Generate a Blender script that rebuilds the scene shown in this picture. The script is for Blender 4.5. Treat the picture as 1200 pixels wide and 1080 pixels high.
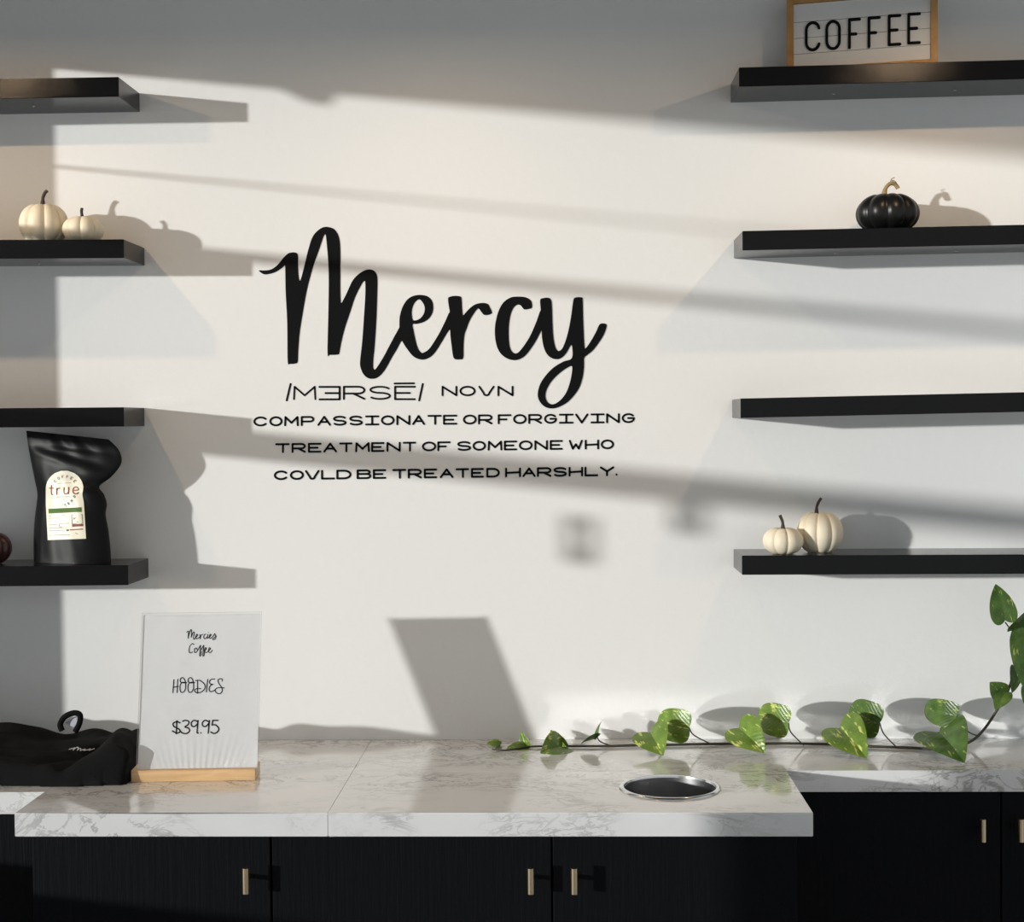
import bpy, bmesh, math, random
from mathutils import Vector, Matrix
from mathutils.geometry import tessellate_polygon
from mathutils.bvhtree import BVHTree

for _o in list(bpy.data.objects):
    bpy.data.objects.remove(_o)
SC = bpy.context.scene
COL = SC.collection
PI = math.pi
rnd = random.Random(7)

# ------------------------------------------------------------------ camera
F_PX = 1815.0                     # focal length for a 1200 px wide frame
CAM = Vector((0.0, -3.3, 1.60))
YAW, PITCH, ROLL = math.atan(60 / F_PX), math.atan(48 / F_PX), -0.009
ROT = (Matrix.Rotation(YAW, 3, 'Z') @ Matrix.Rotation(PI / 2 - PITCH, 3, 'X')
       @ Matrix.Rotation(ROLL, 3, 'Z'))
cd = bpy.data.cameras.new('camera')
cam = bpy.data.objects.new('camera', cd)
COL.objects.link(cam)
cd.sensor_width = 36.0
cd.sensor_fit = 'HORIZONTAL'
cd.lens = F_PX / 1200 * 36
cd.clip_start = 0.05
cam.location = CAM
cam.rotation_euler = ROT.to_euler()
SC.camera = cam


def ray(px, py):
    return ROT @ Vector(((px - 600) / F_PX, -(py - 540) / F_PX, -1.0))


def PW(px, py, d=0.0):
    """point d metres in front of the back wall seen at a pixel of the photograph"""
    r = ray(px, py)
    return CAM + r * ((-d - CAM.y) / r.y)


def PZ(px, py, z):
    r = ray(px, py)
    return CAM + r * ((z - CAM.z) / r.z)


def PP(px, py, p0, n):
    r = ray(px, py)
    return CAM + r * ((p0 - CAM).dot(n) / r.dot(n))


# ------------------------------------------------------------------ light and exposure
SC.view_settings.view_transform = 'Standard'
SC.view_settings.look = 'None'
SC.view_settings.exposure = 0.0
SC.view_settings.gamma = 1.0
SC.view_settings.use_curve_mapping = False
SC.cycles.blur_glossy = 0.0
SC.cycles.sample_clamp_indirect = 25.0
SC.cycles.caustics_reflective = True
SC.cycles.use_guiding = True

world = bpy.data.worlds.new('world')
SC.world = world
world.use_nodes = True
bg = world.node_tree.nodes['Background']
bg.inputs[0].default_value = (0.915, 0.965, 0.99, 1)
bg.inputs[1].default_value = 0.58

SHELF_D = 0.157
_a = PW(138.9, 113.3, SHELF_D)
_b = PW(291.0, 142.6)
_c = PW(138.9, 90.0, SHELF_D)
_d = PW(291.0, 121.2)
SUN_DIR = ((_b - _a) + (_d - _c)).normalized()
sl = bpy.data.lights.new('sun', 'SUN')
sl.energy = 3.2
sl.angle = math.radians(1.2)
sl.color = (1.0, 0.995, 0.965)
so = bpy.data.objects.new('sun', sl)
COL.objects.link(so)
so.location = (-6, -4, 4)
so.rotation_euler = SUN_DIR.to_track_quat('-Z', 'Y').to_euler()

LAMP_Z, LAMP_L = PW(660, 27).z, 0.547
LAMP_X = [PW(-43, 27).x, PW(505, 27).x, PW(1085, 27).x]
LAMP_W = [2.7, 1.7, 2.6]
for lx, lw in zip(LAMP_X, LAMP_W):
    ld = bpy.data.lights.new('track_lamp_light', 'AREA')
    ld.shape = 'DISK'
    ld.size = 0.035
    ld.energy = lw
    ld.color = (1.0, 0.70, 0.43)
    lo = bpy.data.objects.new('track_lamp_light', ld)
    COL.objects.link(lo)
    lo.location = (lx, -LAMP_L, LAMP_Z - 0.004)

# ------------------------------------------------------------------ helpers


def lin(r, g, b):
    f = lambda c: (c / 255 / 12.92) if c <= 10 else ((c / 255 + 0.055) / 1.055) ** 2.4
    return (f(r), f(g), f(b), 1.0)


def mat(name, col, rough=0.5, metal=0.0, spec=0.5, bump=None, var=None):
    """col linear rgba; bump=(scale, strength, distance); var=(scale, amount) subtle colour mottling"""
    m = bpy.data.materials.new(name)
    m.use_nodes = True
    nt = m.node_tree
    b = nt.nodes['Principled BSDF']
    b.inputs['Base Color'].default_value = col
    b.inputs['Roughness'].default_value = rough
    b.inputs['Metallic'].default_value = metal
    b.inputs['Specular IOR Level'].default_value = spec
    tc = nt.nodes.new('ShaderNodeTexCoord')
    if bump:
        n = nt.nodes.new('ShaderNodeTexNoise')
        n.inputs['Scale'].default_value = bump[0]
        n.inputs['Detail'].default_value = 4
        nt.links.new(tc.outputs['Object'], n.inputs['Vector'])
        bp = nt.nodes.new('ShaderNodeBump')
        bp.inputs['Strength'].default_value = bump[1]
        bp.inputs['Distance'].default_value = bump[2]
        nt.links.new(n.outputs['Fac'], bp.inputs['Height'])
        nt.links.new(bp.outputs['Normal'], b.inputs['Normal'])
    if var:
        n2 = nt.nodes.new('ShaderNodeTexNoise')
        n2.inputs['Scale'].default_value = var[0]
        n2.inputs['Detail'].default_value = 3
        nt.links.new(tc.outputs['Object'], n2.inputs['Vector'])
        mx = nt.nodes.new('ShaderNodeMix')
        mx.data_type = 'RGBA'
        a = [max(0, c * (1 - var[1])) for c in col[:3]] + [1]
        c2 = [min(1, c * (1 + var[1])) for c in col[:3]] + [1]
        mx.inputs[6].default_value = a
        mx.inputs[7].default_value = c2
        nt.links.new(n2.outputs['Fac'], mx.inputs[0])
        nt.links.new(mx.outputs[2], b.inputs['Base Color'])
    return m


def link(name, bm, m, smooth=False):
    me = bpy.data.meshes.new(name)
    bmesh.ops.recalc_face_normals(bm, faces=bm.faces)
    bm.to_mesh(me)
    bm.free()
    if m:
        me.materials.append(m)
    if smooth:
        for p in me.polygons:
            p.use_smooth = True
        me.set_sharp_from_angle(angle=math.radians(50))
    o = bpy.data.objects.new(name, me)
    COL.objects.link(o)
    return o


def tag(o, label, cat, group=None):
    o['label'] = label
    o['category'] = cat
    if group:
        o['group'] = group
    return o


def thing(name, loc, label, cat, group=None):
    o = bpy.data.objects.new(name, None)
    o.empty_display_size = 0.05
    COL.objects.link(o)
    o.location = loc
    return tag(o, label, cat, group)


def root_of(o):
    while o.parent:
        o = o.parent
    return o


def part(parent, name, bm, m, smooth=False, label=None):
    """a mesh given in world coordinates becomes a child"""
    r = root_of(parent)
    bmesh.ops.translate(bm, verts=bm.verts, vec=-Vector(r.location))
    o = link(name, bm, m, smooth)
    o.parent = parent
    if label:
        o['label'] = label
    return o


def single(name, bm, m, label, cat, base, smooth=False, group=None):
    bmesh.ops.translate(bm, verts=bm.verts, vec=-Vector(base))
    o = link(name, bm, m, smooth)
    o.location = base
    return tag(o, label, cat, group)


def structure(name, bm, m):
    o = link(name, bm, m)
    o['kind'] = 'structure'
    return o


def box(bm, x0, x1, y0, y1, z0, z1, bev=0.0):
    r = bmesh.ops.create_cube(bm, size=1.0)
    vs = r['verts']
    for v in vs:
        v.co = Vector((x0 if v.co.x < 0 else x1, y0 if v.co.y < 0 else y1, z0 if v.co.z < 0 else z1))
    if bev > 0:
        es = list({e for v in vs for e in v.link_edges})
        bmesh.ops.bevel(bm, geom=es, offset=bev, segments=2, affect='EDGES', profile=0.5)
    return vs


def newbox(*a, **k):
    bm = bmesh.new()
    box(bm, *a, **k)
    return bm


def prism(bm, outer, holes, to3, t0, t1):
    """solid plate from a 2-D outline with holes; to3(u,v,t) gives the 3-D point"""
    loops = [outer] + list(holes)
    flat = [p for l in loops for p in l]
    tris = tessellate_polygon([[Vector((p[0], p[1], 0)) for p in l] for l in loops])
    A = [bm.verts.new(to3(p[0], p[1], t0)) for p in flat]
    B = [bm.verts.new(to3(p[0], p[1], t1)) for p in flat]
    for t in tris:
        try:
            bm.faces.new([A[i] for i in t])
            bm.faces.new([B[i] for i in reversed(t)])
        except ValueError:
            pass
    k = 0
    for l in loops:
        n = len(l)
        for i in range(n):
            a, b = k + i, k + (i + 1) % n
            bm.faces.new((A[a], A[b], B[b], B[a]))
        k += n


def tube(bm, pts, rads, seg=8, cap=True):
    pts = [Vector(p) for p in pts]
    n = len(pts)
    if not isinstance(rads, (list, tuple)):
        rads = [rads] * n
    rings = []
    prev = None
    for i in range(n):
        t = (pts[min(i + 1, n - 1)] - pts[max(i - 1, 0)]).normalized()
        if prev is None:
            ref = Vector((0, 0, 1)) if abs(t.z) < 0.9 else Vector((1, 0, 0))
            u = t.cross(ref).normalized()
        else:
            u = (prev - t * prev.dot(t)).normalized()
        prev = u
        w = t.cross(u)
        rings.append([bm.verts.new(pts[i] + (u * math.cos(2 * PI * k / seg) + w * math.sin(2 * PI * k / seg)) * rads[i])
                      for k in range(seg)])
    for i in range(n - 1):
        for k in range(seg):
            bm.faces.new((rings[i][k], rings[i][(k + 1) % seg], rings[i + 1][(k + 1) % seg], rings[i + 1][k]))
    if cap:
        bm.faces.new(list(reversed(rings[0])))
        bm.faces.new(rings[-1])


def cr(pts, n=6, closed=False):
    """Catmull-Rom through tuples / vectors of any dimension"""
    pts = [tuple(p) for p in pts]
    m = len(pts)
    out = []
    rng = range(m) if closed else range(m - 1)
    for i in rng:
        if closed:
            p0, p1, p2, p3 = pts[(i - 1) % m], pts[i], pts[(i + 1) % m], pts[(i + 2) % m]
        else:
            p0, p1, p2, p3 = pts[max(i - 1, 0)], pts[i], pts[i + 1], pts[min(i + 2, m - 1)]
        for k in range(n):
            t = k / n
            out.append(tuple(0.5 * (2 * b + (c - a) * t + (2 * a - 5 * b + 4 * c - d) * t * t
                                    + (3 * b - a - 3 * c + d) * t ** 3)
                             for a, b, c, d in zip(p0, p1, p2, p3)))
    if not closed:
        out.append(pts[-1])
    return out


def lathe(bm, prof, center, seg=32, mod=None):
    """prof list of (r,z); mod(theta, r, z)->(r,z)"""
    rings = []
    for r, z in prof:
        ring = []
        if r < 1e-6:
            ring = [bm.verts.new(Vector(center) + Vector((0, 0, z)))]
        else:
            for k in range(seg):
                th = 2 * PI * k / seg
                rr, zz = (mod(th, r, z) if mod else (r, z))
                ring.append(bm.verts.new(Vector(center) + Vector((rr * math.cos(th), rr * math.sin(th), zz))))
        rings.append(ring)
    for a, b in zip(rings, rings[1:]):
        for k in range(seg):
            k2 = (k + 1) % seg
            if len(a) == 1 and len(b) == 1:
                continue
            if len(a) == 1:
                bm.faces.new((a[0], b[k], b[k2]))
            elif len(b) == 1:
                bm.faces.new((a[k], a[k2], b[0]))
            else:
                bm.faces.new((a[k], a[k2], b[k2], b[k]))


# ---- pen strokes: ribbons with round ends lying on a surface
def ribbon(bm, pts, w, n, h):
    """pts 3-D, w width (number or list), n normal, h thickness"""
    pts = [Vector(p) for p in pts]
    m = len(pts)
    ws = w if isinstance(w, (list, tuple)) else [w] * m
    top, L, R = n * h, [], []
    sides = []
    for i in range(m):
        t = pts[min(i + 1, m - 1)] - pts[max(i - 1, 0)]
        if t.length < 1e-9:
            t = Vector((1, 0, 0))
        t = (t - n * t.dot(n)).normalized()
        s = n.cross(t)
        sides.append((t, s))
    outline = []
    for i in range(m):
        outline.append(pts[i] + sides[i][1] * ws[i] / 2)
    t, s = sides[-1]
    for k in range(1, 6):
        a = PI * k / 6
        outline.append(pts[-1] + (s * math.cos(a) + t * math.sin(a)) * ws[-1] / 2)
    for i in range(m - 1, -1, -1):
        outline.append(pts[i] - sides[i][1] * ws[i] / 2)
    t, s = sides[0]
    for k in range(1, 6):
        a = PI * k / 6
        outline.append(pts[0] + (-s * math.cos(a) - t * math.sin(a)) * ws[0] / 2)
    N = len(outline)
    A = [bm.verts.new(p + top) for p in outline]
    B = [bm.verts.new(p) for p in outline]
    for i in range(N):
        bm.faces.new((A[i], B[i], B[(i + 1) % N], A[(i + 1) % N]))
    # front: strip between the two sides plus fans at the ends
    li = list(range(m))
    ri = [2 * m + 5 - 1 - i for i in range(m)]
    for i in range(m - 1):
        bm.faces.new((A[li[i]], A[li[i + 1]], A[ri[i + 1]], A[ri[i]]))
    bm.faces.new([A[li[-1]]] + [A[m + k] for k in range(5)] + [A[ri[-1]]])
    bm.faces.new([A[ri[0]]] + [A[2 * m + 5 + k] for k in range(5)] + [A[li[0]]])


def strokes(bm, lines, mapper, w, n, h, smooth=False):
    """lines: list of 2-D polylines; sharp corners split a line into pieces"""
    for ln in lines:
        sm = smooth
        if isinstance(ln, dict):
            sm, ln = ln['s'], ln['p']
        if sm and len(ln) > 2:
            ln = cr(ln, 5)
        if len(ln) == 1:
            ln = [ln[0], (ln[0][0] + 0.01, ln[0][1])]
        cur = [ln[0]]
        pieces = []
        for i in range(1, len(ln)):
            cur.append(ln[i])
            if i < len(ln) - 1:
                a = Vector((ln[i][0] - ln[i - 1][0], ln[i][1] - ln[i - 1][1]))
                b = Vector((ln[i + 1][0] - ln[i][0], ln[i + 1][1] - ln[i][1]))
                if a.length > 0 and b.length > 0 and a.angle(b) > 0.7:
                    pieces.append(cur)
                    cur = [ln[i]]
        pieces.append(cur)
        for pc in pieces:
            ribbon(bm, [mapper(*p) for p in pc], w, n, h * (1 + 0.02 * (len(bm.verts) % 7)))


def S(*p):
    return {'s': True, 'p': list(p)}


def arc(cx, cy, rx, ry, a0, a1, n=18):
    return [(cx + rx * math.cos(math.radians(a0 + (a1 - a0) * k / n)),
             cy + ry * math.sin(math.radians(a0 + (a1 - a0) * k / n))) for k in range(n + 1)]


_P = [(0, 1), (.7, 1)] + arc(.7, .72, .3, .28, 90, -90, 10) + [(0, .44)]
GL = {
    'C': [arc(.52, .5, .52, .5, 38, 322, 22)],
    'O': [arc(.5, .5, .5, .5, 90, 450, 28)],
    'M': [[(0, 0), (.03, 1), (.5, .3), (.97, 1), (1, 0)]],
    'P': [[(0, 0), (0, 1)], _P],
    'R': [[(0, 0), (0, 1)], _P, [(.45, .44), (1, 0)]],
    'A': [[(0, 0), (.5, 1), (1, 0)], [(.24, .36), (.76, .36)]],
    'S': [arc(.5, .75, .48, .25, 25, 270, 14) + arc(.5, .25, .5, .25, 90, -150, 14)[1:]],
    'I': [[(0, 1), (1, 1)], [(.5, 1), (.5, 0)], [(0, 0), (1, 0)]],
    'N': [[(0, 0), (0, 1), (1, 0), (1, 1)]],
    'T': [[(0, 1), (1, 1)], [(.55, 1), (.55, 0)]],
    'E': [[(1, 1), (0, 1), (0, 0), (1, 0)], [(0, .5), (.75, .5)]],
    'Ǝ': [[(0, 1), (1, 1), (1, 0), (0, 0)], [(1, .5), (.3, .5)]],
    'F': [[(1, 1), (0, 1), (0, 0)], [(0, .48), (.65, .48)]],
    'G': [arc(.52, .5, .5, .5, 38, 340, 22) + [(1, .5), (.5, .5)]],
    'V': [[(0, 1), (.5, 0), (1, 1)]],
    'U': [[(0, 1), (.3, .28)] + arc(.5, .2, .18, .2, 195, 345, 8) + [(.7, .28), (1, 1)]],
    'W': [[(0, 1), (.25, 0), (.5, .55), (.75, 0), (1, 1)]],
    'H': [[(0, 1), (0, 0)], [(1, 1), (1, 0)], [(0, .45), (1, .52)]],
    'L': [[(0, 1), (0, 0), (1, 0)]],
    'D': [[(0, 0), (0, 1), (.5, 1)] + arc(.5, .5, .5, .5, 90, -90, 14) + [(0, 0)]],
    'B': [[(0, 0), (0, 1), (.7, 1)] + arc(.7, .77, .25, .23, 90, -90, 8) + [(0, .54)],
          [(.7, .54)] + arc(.7, .27, .3, .27, 90, -90, 8) + [(0, 0)]],
    'Y': [[(0, 1), (.5, .5), (1, 1)], [(.5, .5), (.5, 0)]],
    '.': [[(.5, .06)]],
}

# ------------------------------------------------------------------ materials
M_WALL = mat('white_wall_paint', (0.80, 0.80, 0.785, 1), 0.55, spec=0.3, bump=(55, 0.12, 0.004))
M_CEIL = mat('ceiling_paint', (0.10, 0.10, 0.10, 1), 0.8)
M_FLOOR = mat('floor_concrete', (0.30, 0.29, 0.28, 1), 0.4, bump=(20, 0.1, 0.01), var=(3, 0.15))
M_SHELF = mat('black_shelf_laminate', (0.0045, 0.0045, 0.005, 1), 0.14, spec=0.21, bump=(700, 0.35, 0.0008))
M_CAB = mat('black_cabinet_wood', (0.0045, 0.005, 0.0065, 1), 0.5, spec=0.08)
M_BRASS = mat('brushed_brass', (0.62, 0.50, 0.33, 1), 0.28, metal=1.0)
M_STEEL = mat('polished_steel', (0.72, 0.72, 0.72, 1), 0.16, metal=1.0)
M_SCREW = mat('zinc_screw', (0.55, 0.55, 0.53, 1), 0.4, metal=1.0)
M_INK = mat('black_lettering', (0.0055, 0.0055, 0.006, 1), 0.6, spec=0.08)
M_FRAME = mat('window_frame_metal', (0.06, 0.06, 0.065, 1), 0.5)
M_BLIND = mat('blind_fabric', (0.45, 0.45, 0.43, 1), 0.9)
M_PUMP = mat('cream_pumpkin_skin', (0.78, 0.70, 0.54, 1), 0.55, bump=(60, 0.12, 0.004), var=(25, 0.07))
M_PUMPB = mat('black_pumpkin_skin', (0.007, 0.007, 0.007, 1), 0.36, spec=0.3, bump=(80, 0.1, 0.003))
M_PUMPR = mat('burgundy_pumpkin_skin', (0.055, 0.020, 0.022, 1), 0.3, bump=(60, 0.2, 0.004), var=(40, 0.3))
M_STEM = mat('brown_pumpkin_stem', (0.055, 0.040, 0.032, 1), 0.8, bump=(150, 0.5, 0.002))
M_STEMG = mat('golden_brown_stem', (0.26, 0.19, 0.08, 1), 0.65, bump=(120, 0.5, 0.002), var=(60, 0.4))
M_BAG = mat('matte_black_foil', (0.005, 0.005, 0.0055, 1), 0.42, spec=0.15)
M_LABEL = mat('cream_label_paper', (0.80, 0.76, 0.60, 1), 0.42)
M_LRED = mat('label_rust_ink', (0.30, 0.085, 0.035, 1), 0.6)
M_LGREEN = mat('label_green_ink', (0.16, 0.30, 0.055, 1), 0.6)
M_LPINK = mat('label_red_ink', (0.45, 0.16, 0.15, 1), 0.6)
M_LGREY = mat('label_grey_ink', (0.20, 0.18, 0.14, 1), 0.6)
M_HOOD = mat('black_fleece', (0.0085, 0.0085, 0.0088, 1), 0.95, spec=0.10, bump=(420, 0.3, 0.002))
M_THREAD = mat('white_print', (0.75, 0.75, 0.75, 1), 0.7)
M_BOARD = mat('white_letterboard_panel', (0.74, 0.74, 0.72, 1), 0.5)
M_STICK = mat('window_sticker_vinyl', (0.30, 0.30, 0.25, 1), 0.6)
M_LAMPB = mat('black_lamp_housing', (0.02, 0.02, 0.02, 1), 0.4)


def cab_grain(m):
    nt = m.node_tree
    b = nt.nodes['Principled BSDF']
    tc = nt.nodes.new('ShaderNodeTexCoord')
    mp = nt.nodes.new('ShaderNodeMapping')
    mp.inputs['Scale'].default_value = (170, 170, 9)
    n = nt.nodes.new('ShaderNodeTexNoise')
    n.inputs['Scale'].default_value = 1.0
    n.inputs['Detail'].default_value = 5
    bp = nt.nodes.new('ShaderNodeBump')
    bp.inputs['Strength'].default_value = 0.35
    bp.inputs['Distance'].default_value = 0.003
    nt.links.new(tc.outputs['Object'], mp.inputs['Vector'])
    nt.links.new(mp.outputs['Vector'], n.inputs['Vector'])
    nt.links.new(n.outputs['Fac'], bp.inputs['Height'])
    nt.links.new(bp.outputs['Normal'], b.inputs['Normal'])


cab_grain(M_CAB)


def wood(name, c1, c2, sc):
    m = mat(name, c1, 0.45)
    nt = m.node_tree
    b = nt.nodes['Principled BSDF']
    tc = nt.nodes.new('ShaderNodeTexCoord')
    mp = nt.nodes.new('ShaderNodeMapping')
    mp.inputs['Scale'].default_value = sc
    n = nt.nodes.new('ShaderNodeTexNoise')
    n.inputs['Scale'].default_value = 1.0
    n.inputs['Detail'].default_value = 6
    n.inputs['Distortion'].default_value = 0.6
    rp = nt.nodes.new('ShaderNodeValToRGB')
    rp.color_ramp.elements[0].position = 0.35
    rp.color_ramp.elements[0].color = c1
    rp.color_ramp.elements[1].position = 0.65
    rp.color_ramp.elements[1].color = c2
    nt.links.new(tc.outputs['Object'], mp.inputs['Vector'])
    nt.links.new(mp.outputs['Vector'], n.inputs['Vector'])
    nt.links.new(n.outputs['Fac'], rp.inputs['Fac'])
    nt.links.new(rp.outputs['Color'], b.inputs['Base Color'])
    return m


M_OAK = wood('light_oak', (0.58, 0.36, 0.17, 1), (0.72, 0.48, 0.25, 1), (8, 90, 120))
M_OAKF = wood('honey_oak_frame', (0.42, 0.21, 0.065, 1), (0.52, 0.29, 0.10, 1), (40, 40, 40))


def marble():
    m = mat('marble_laminate', (0.80, 0.80, 0.78, 1), 0.13)
    nt = m.node_tree
    b = nt.nodes['Principled BSDF']
    b.inputs['Coat Weight'].default_value = 0.5
    b.inputs['Coat Roughness'].default_value = 0.035
    tc = nt.nodes.new('ShaderNodeTexCoord')
    mp = nt.nodes.new('ShaderNodeMapping')
    mp.inputs['Rotation'].default_value = (0.5, 0.4, 0.5)
    mp.inputs['Scale'].default_value = (1.0, 1.5, 1.6)
    nt.links.new(tc.outputs['Object'], mp.inputs['Vector'])

    def vein(scale, dist, lo, width):
        n = nt.nodes.new('ShaderNodeTexNoise')
        n.inputs['Scale'].default_value = scale
        n.inputs['Detail'].default_value = 7
        n.inputs['Roughness'].default_value = 0.62
        n.inputs['Distortion'].default_value = dist
        nt.links.new(mp.outputs['Vector'], n.inputs['Vector'])
        s = nt.nodes.new('ShaderNodeMath')
        s.operation = 'SUBTRACT'
        s.inputs[1].default_value = lo
        nt.links.new(n.outputs['Fac'], s.inputs[0])
        a = nt.nodes.new('ShaderNodeMath')
        a.operation = 'ABSOLUTE'
        nt.links.new(s.outputs[0], a.inputs[0])
        r = nt.nodes.new('ShaderNodeMapRange')
        r.inputs['From Min'].default_value = 0.0
        r.inputs['From Max'].default_value = width
        r.inputs['To Min'].default_value = 1.0
        r.inputs['To Max'].default_value = 0.0
        nt.links.new(a.outputs[0], r.inputs['Value'])
        return r.outputs['Result']

    v1 = vein(4.6, 1.3, 0.50, 0.026)
    v2 = vein(12.0, 0.7, 0.50, 0.024)
    cl = nt.nodes.new('ShaderNodeTexNoise')
    cl.inputs['Scale'].default_value = 4.0
    cl.inputs['Detail'].default_value = 3
    nt.links.new(mp.outputs['Vector'], cl.inputs['Vector'])
    cr_ = nt.nodes.new('ShaderNodeMapRange')
    cr_.inputs['From Min'].default_value = 0.37
    cr_.inputs['From Max'].default_value = 0.58
    nt.links.new(cl.outputs['Fac'], cr_.inputs['Value'])
    mul = nt.nodes.new('ShaderNodeMath')
    mul.operation = 'MULTIPLY'
    nt.links.new(v2, mul.inputs[0])
    nt.links.new(cr_.outputs['Result'], mul.inputs[1])
    add = nt.nodes.new('ShaderNodeMath')
    add.operation = 'MAXIMUM'
    nt.links.new(mul.outputs[0], add.inputs[0])
    m2 = nt.nodes.new('ShaderNodeMath')
    m2.operation = 'MULTIPLY'
    nt.links.new(v1, m2.inputs[0])
    nt.links.new(cr_.outputs['Result'], m2.inputs[1])
    nt.links.new(m2.outputs[0], add.inputs[1])
    sc = nt.nodes.new('ShaderNodeMath')
    sc.operation = 'MULTIPLY'
    sc.inputs[1].default_value = 0.95
    nt.links.new(add.outputs[0], sc.inputs[0])
    base = nt.nodes.new('ShaderNodeMix')
    base.data_type = 'RGBA'
    base.inputs[6].default_value = (0.82, 0.82, 0.82, 1)
    base.inputs[7].default_value = (0.64, 0.64, 0.635, 1)
    nt.links.new(cl.outputs['Fac'], base.inputs[0])
    mx = nt.nodes.new('ShaderNodeMix')
    mx.data_type = 'RGBA'
    mx.inputs[7].default_value = (0.30, 0.29, 0.275, 1)
    nt.links.new(base.outputs[2], mx.inputs[6])
    nt.links.new(sc.outputs[0], mx.inputs[0])
    nt.links.new(mx.outputs[2], b.inputs['Base Color'])
    return m


M_MARBLE = marble()


def clear_sheet(name, refl):
    m = bpy.data.materials.new(name)
    m.use_nodes = True
    nt = m.node_tree
    nt.nodes.remove(nt.nodes['Principled BSDF'])
    out = nt.nodes['Material Output']
    tr = nt.nodes.new('ShaderNodeBsdfTransparent')
    gl = nt.nodes.new('ShaderNodeBsdfGlossy')
    gl.inputs['Roughness'].default_value = 0.03
    lw = nt.nodes.new('ShaderNodeLayerWeight')
    pw = nt.nodes.new('ShaderNodeMath')
    pw.operation = 'POWER'
    pw.inputs[1].default_value = 5.0
    nt.links.new(lw.outputs['Facing'], pw.inputs[0])
    fr = nt.nodes.new('ShaderNodeMath')
    fr.operation = 'MULTIPLY_ADD'
    fr.inputs[1].default_value = 0.5
    fr.inputs[2].default_value = refl
    nt.links.new(pw.outputs[0], fr.inputs[0])
    mx = nt.nodes.new('ShaderNodeMixShader')
    nt.links.new(fr.outputs[0], mx.inputs[0])
    nt.links.new(tr.outputs[0], mx.inputs[1])
    nt.links.new(gl.outputs[0], mx.inputs[2])
    nt.links.new(mx.outputs[0], out.inputs['Surface'])
    return m


M_GLASS = clear_sheet('window_glass', 0.02)
M_ACRYL = clear_sheet('clear_acrylic', 0.003)


def paper():
    m = mat('white_paper', (0.94, 0.95, 0.96, 1), 0.6)
    nt = m.node_tree
    b = nt.nodes['Principled BSDF']
    n = nt.nodes.new('ShaderNodeTexNoise')
    n.inputs['Scale'].default_value = 14
    n.inputs['Detail'].default_value = 2
    tc = nt.nodes.new('ShaderNodeTexCoord')
    bp = nt.nodes.new('ShaderNodeBump')
    bp.inputs['Strength'].default_value = 0.25
    bp.inputs['Distance'].default_value = 0.012
    nt.links.new(tc.outputs['Object'], n.inputs['Vector'])
    nt.links.new(n.outputs['Fac'], bp.inputs['Height'])
    nt.links.new(bp.outputs['Normal'], b.inputs['Normal'])
    return m


M_PAPER = paper()
M_SLEEVE = mat('brushed_steel', (0.55, 0.55, 0.56, 1), 0.29, metal=1.0)


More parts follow.
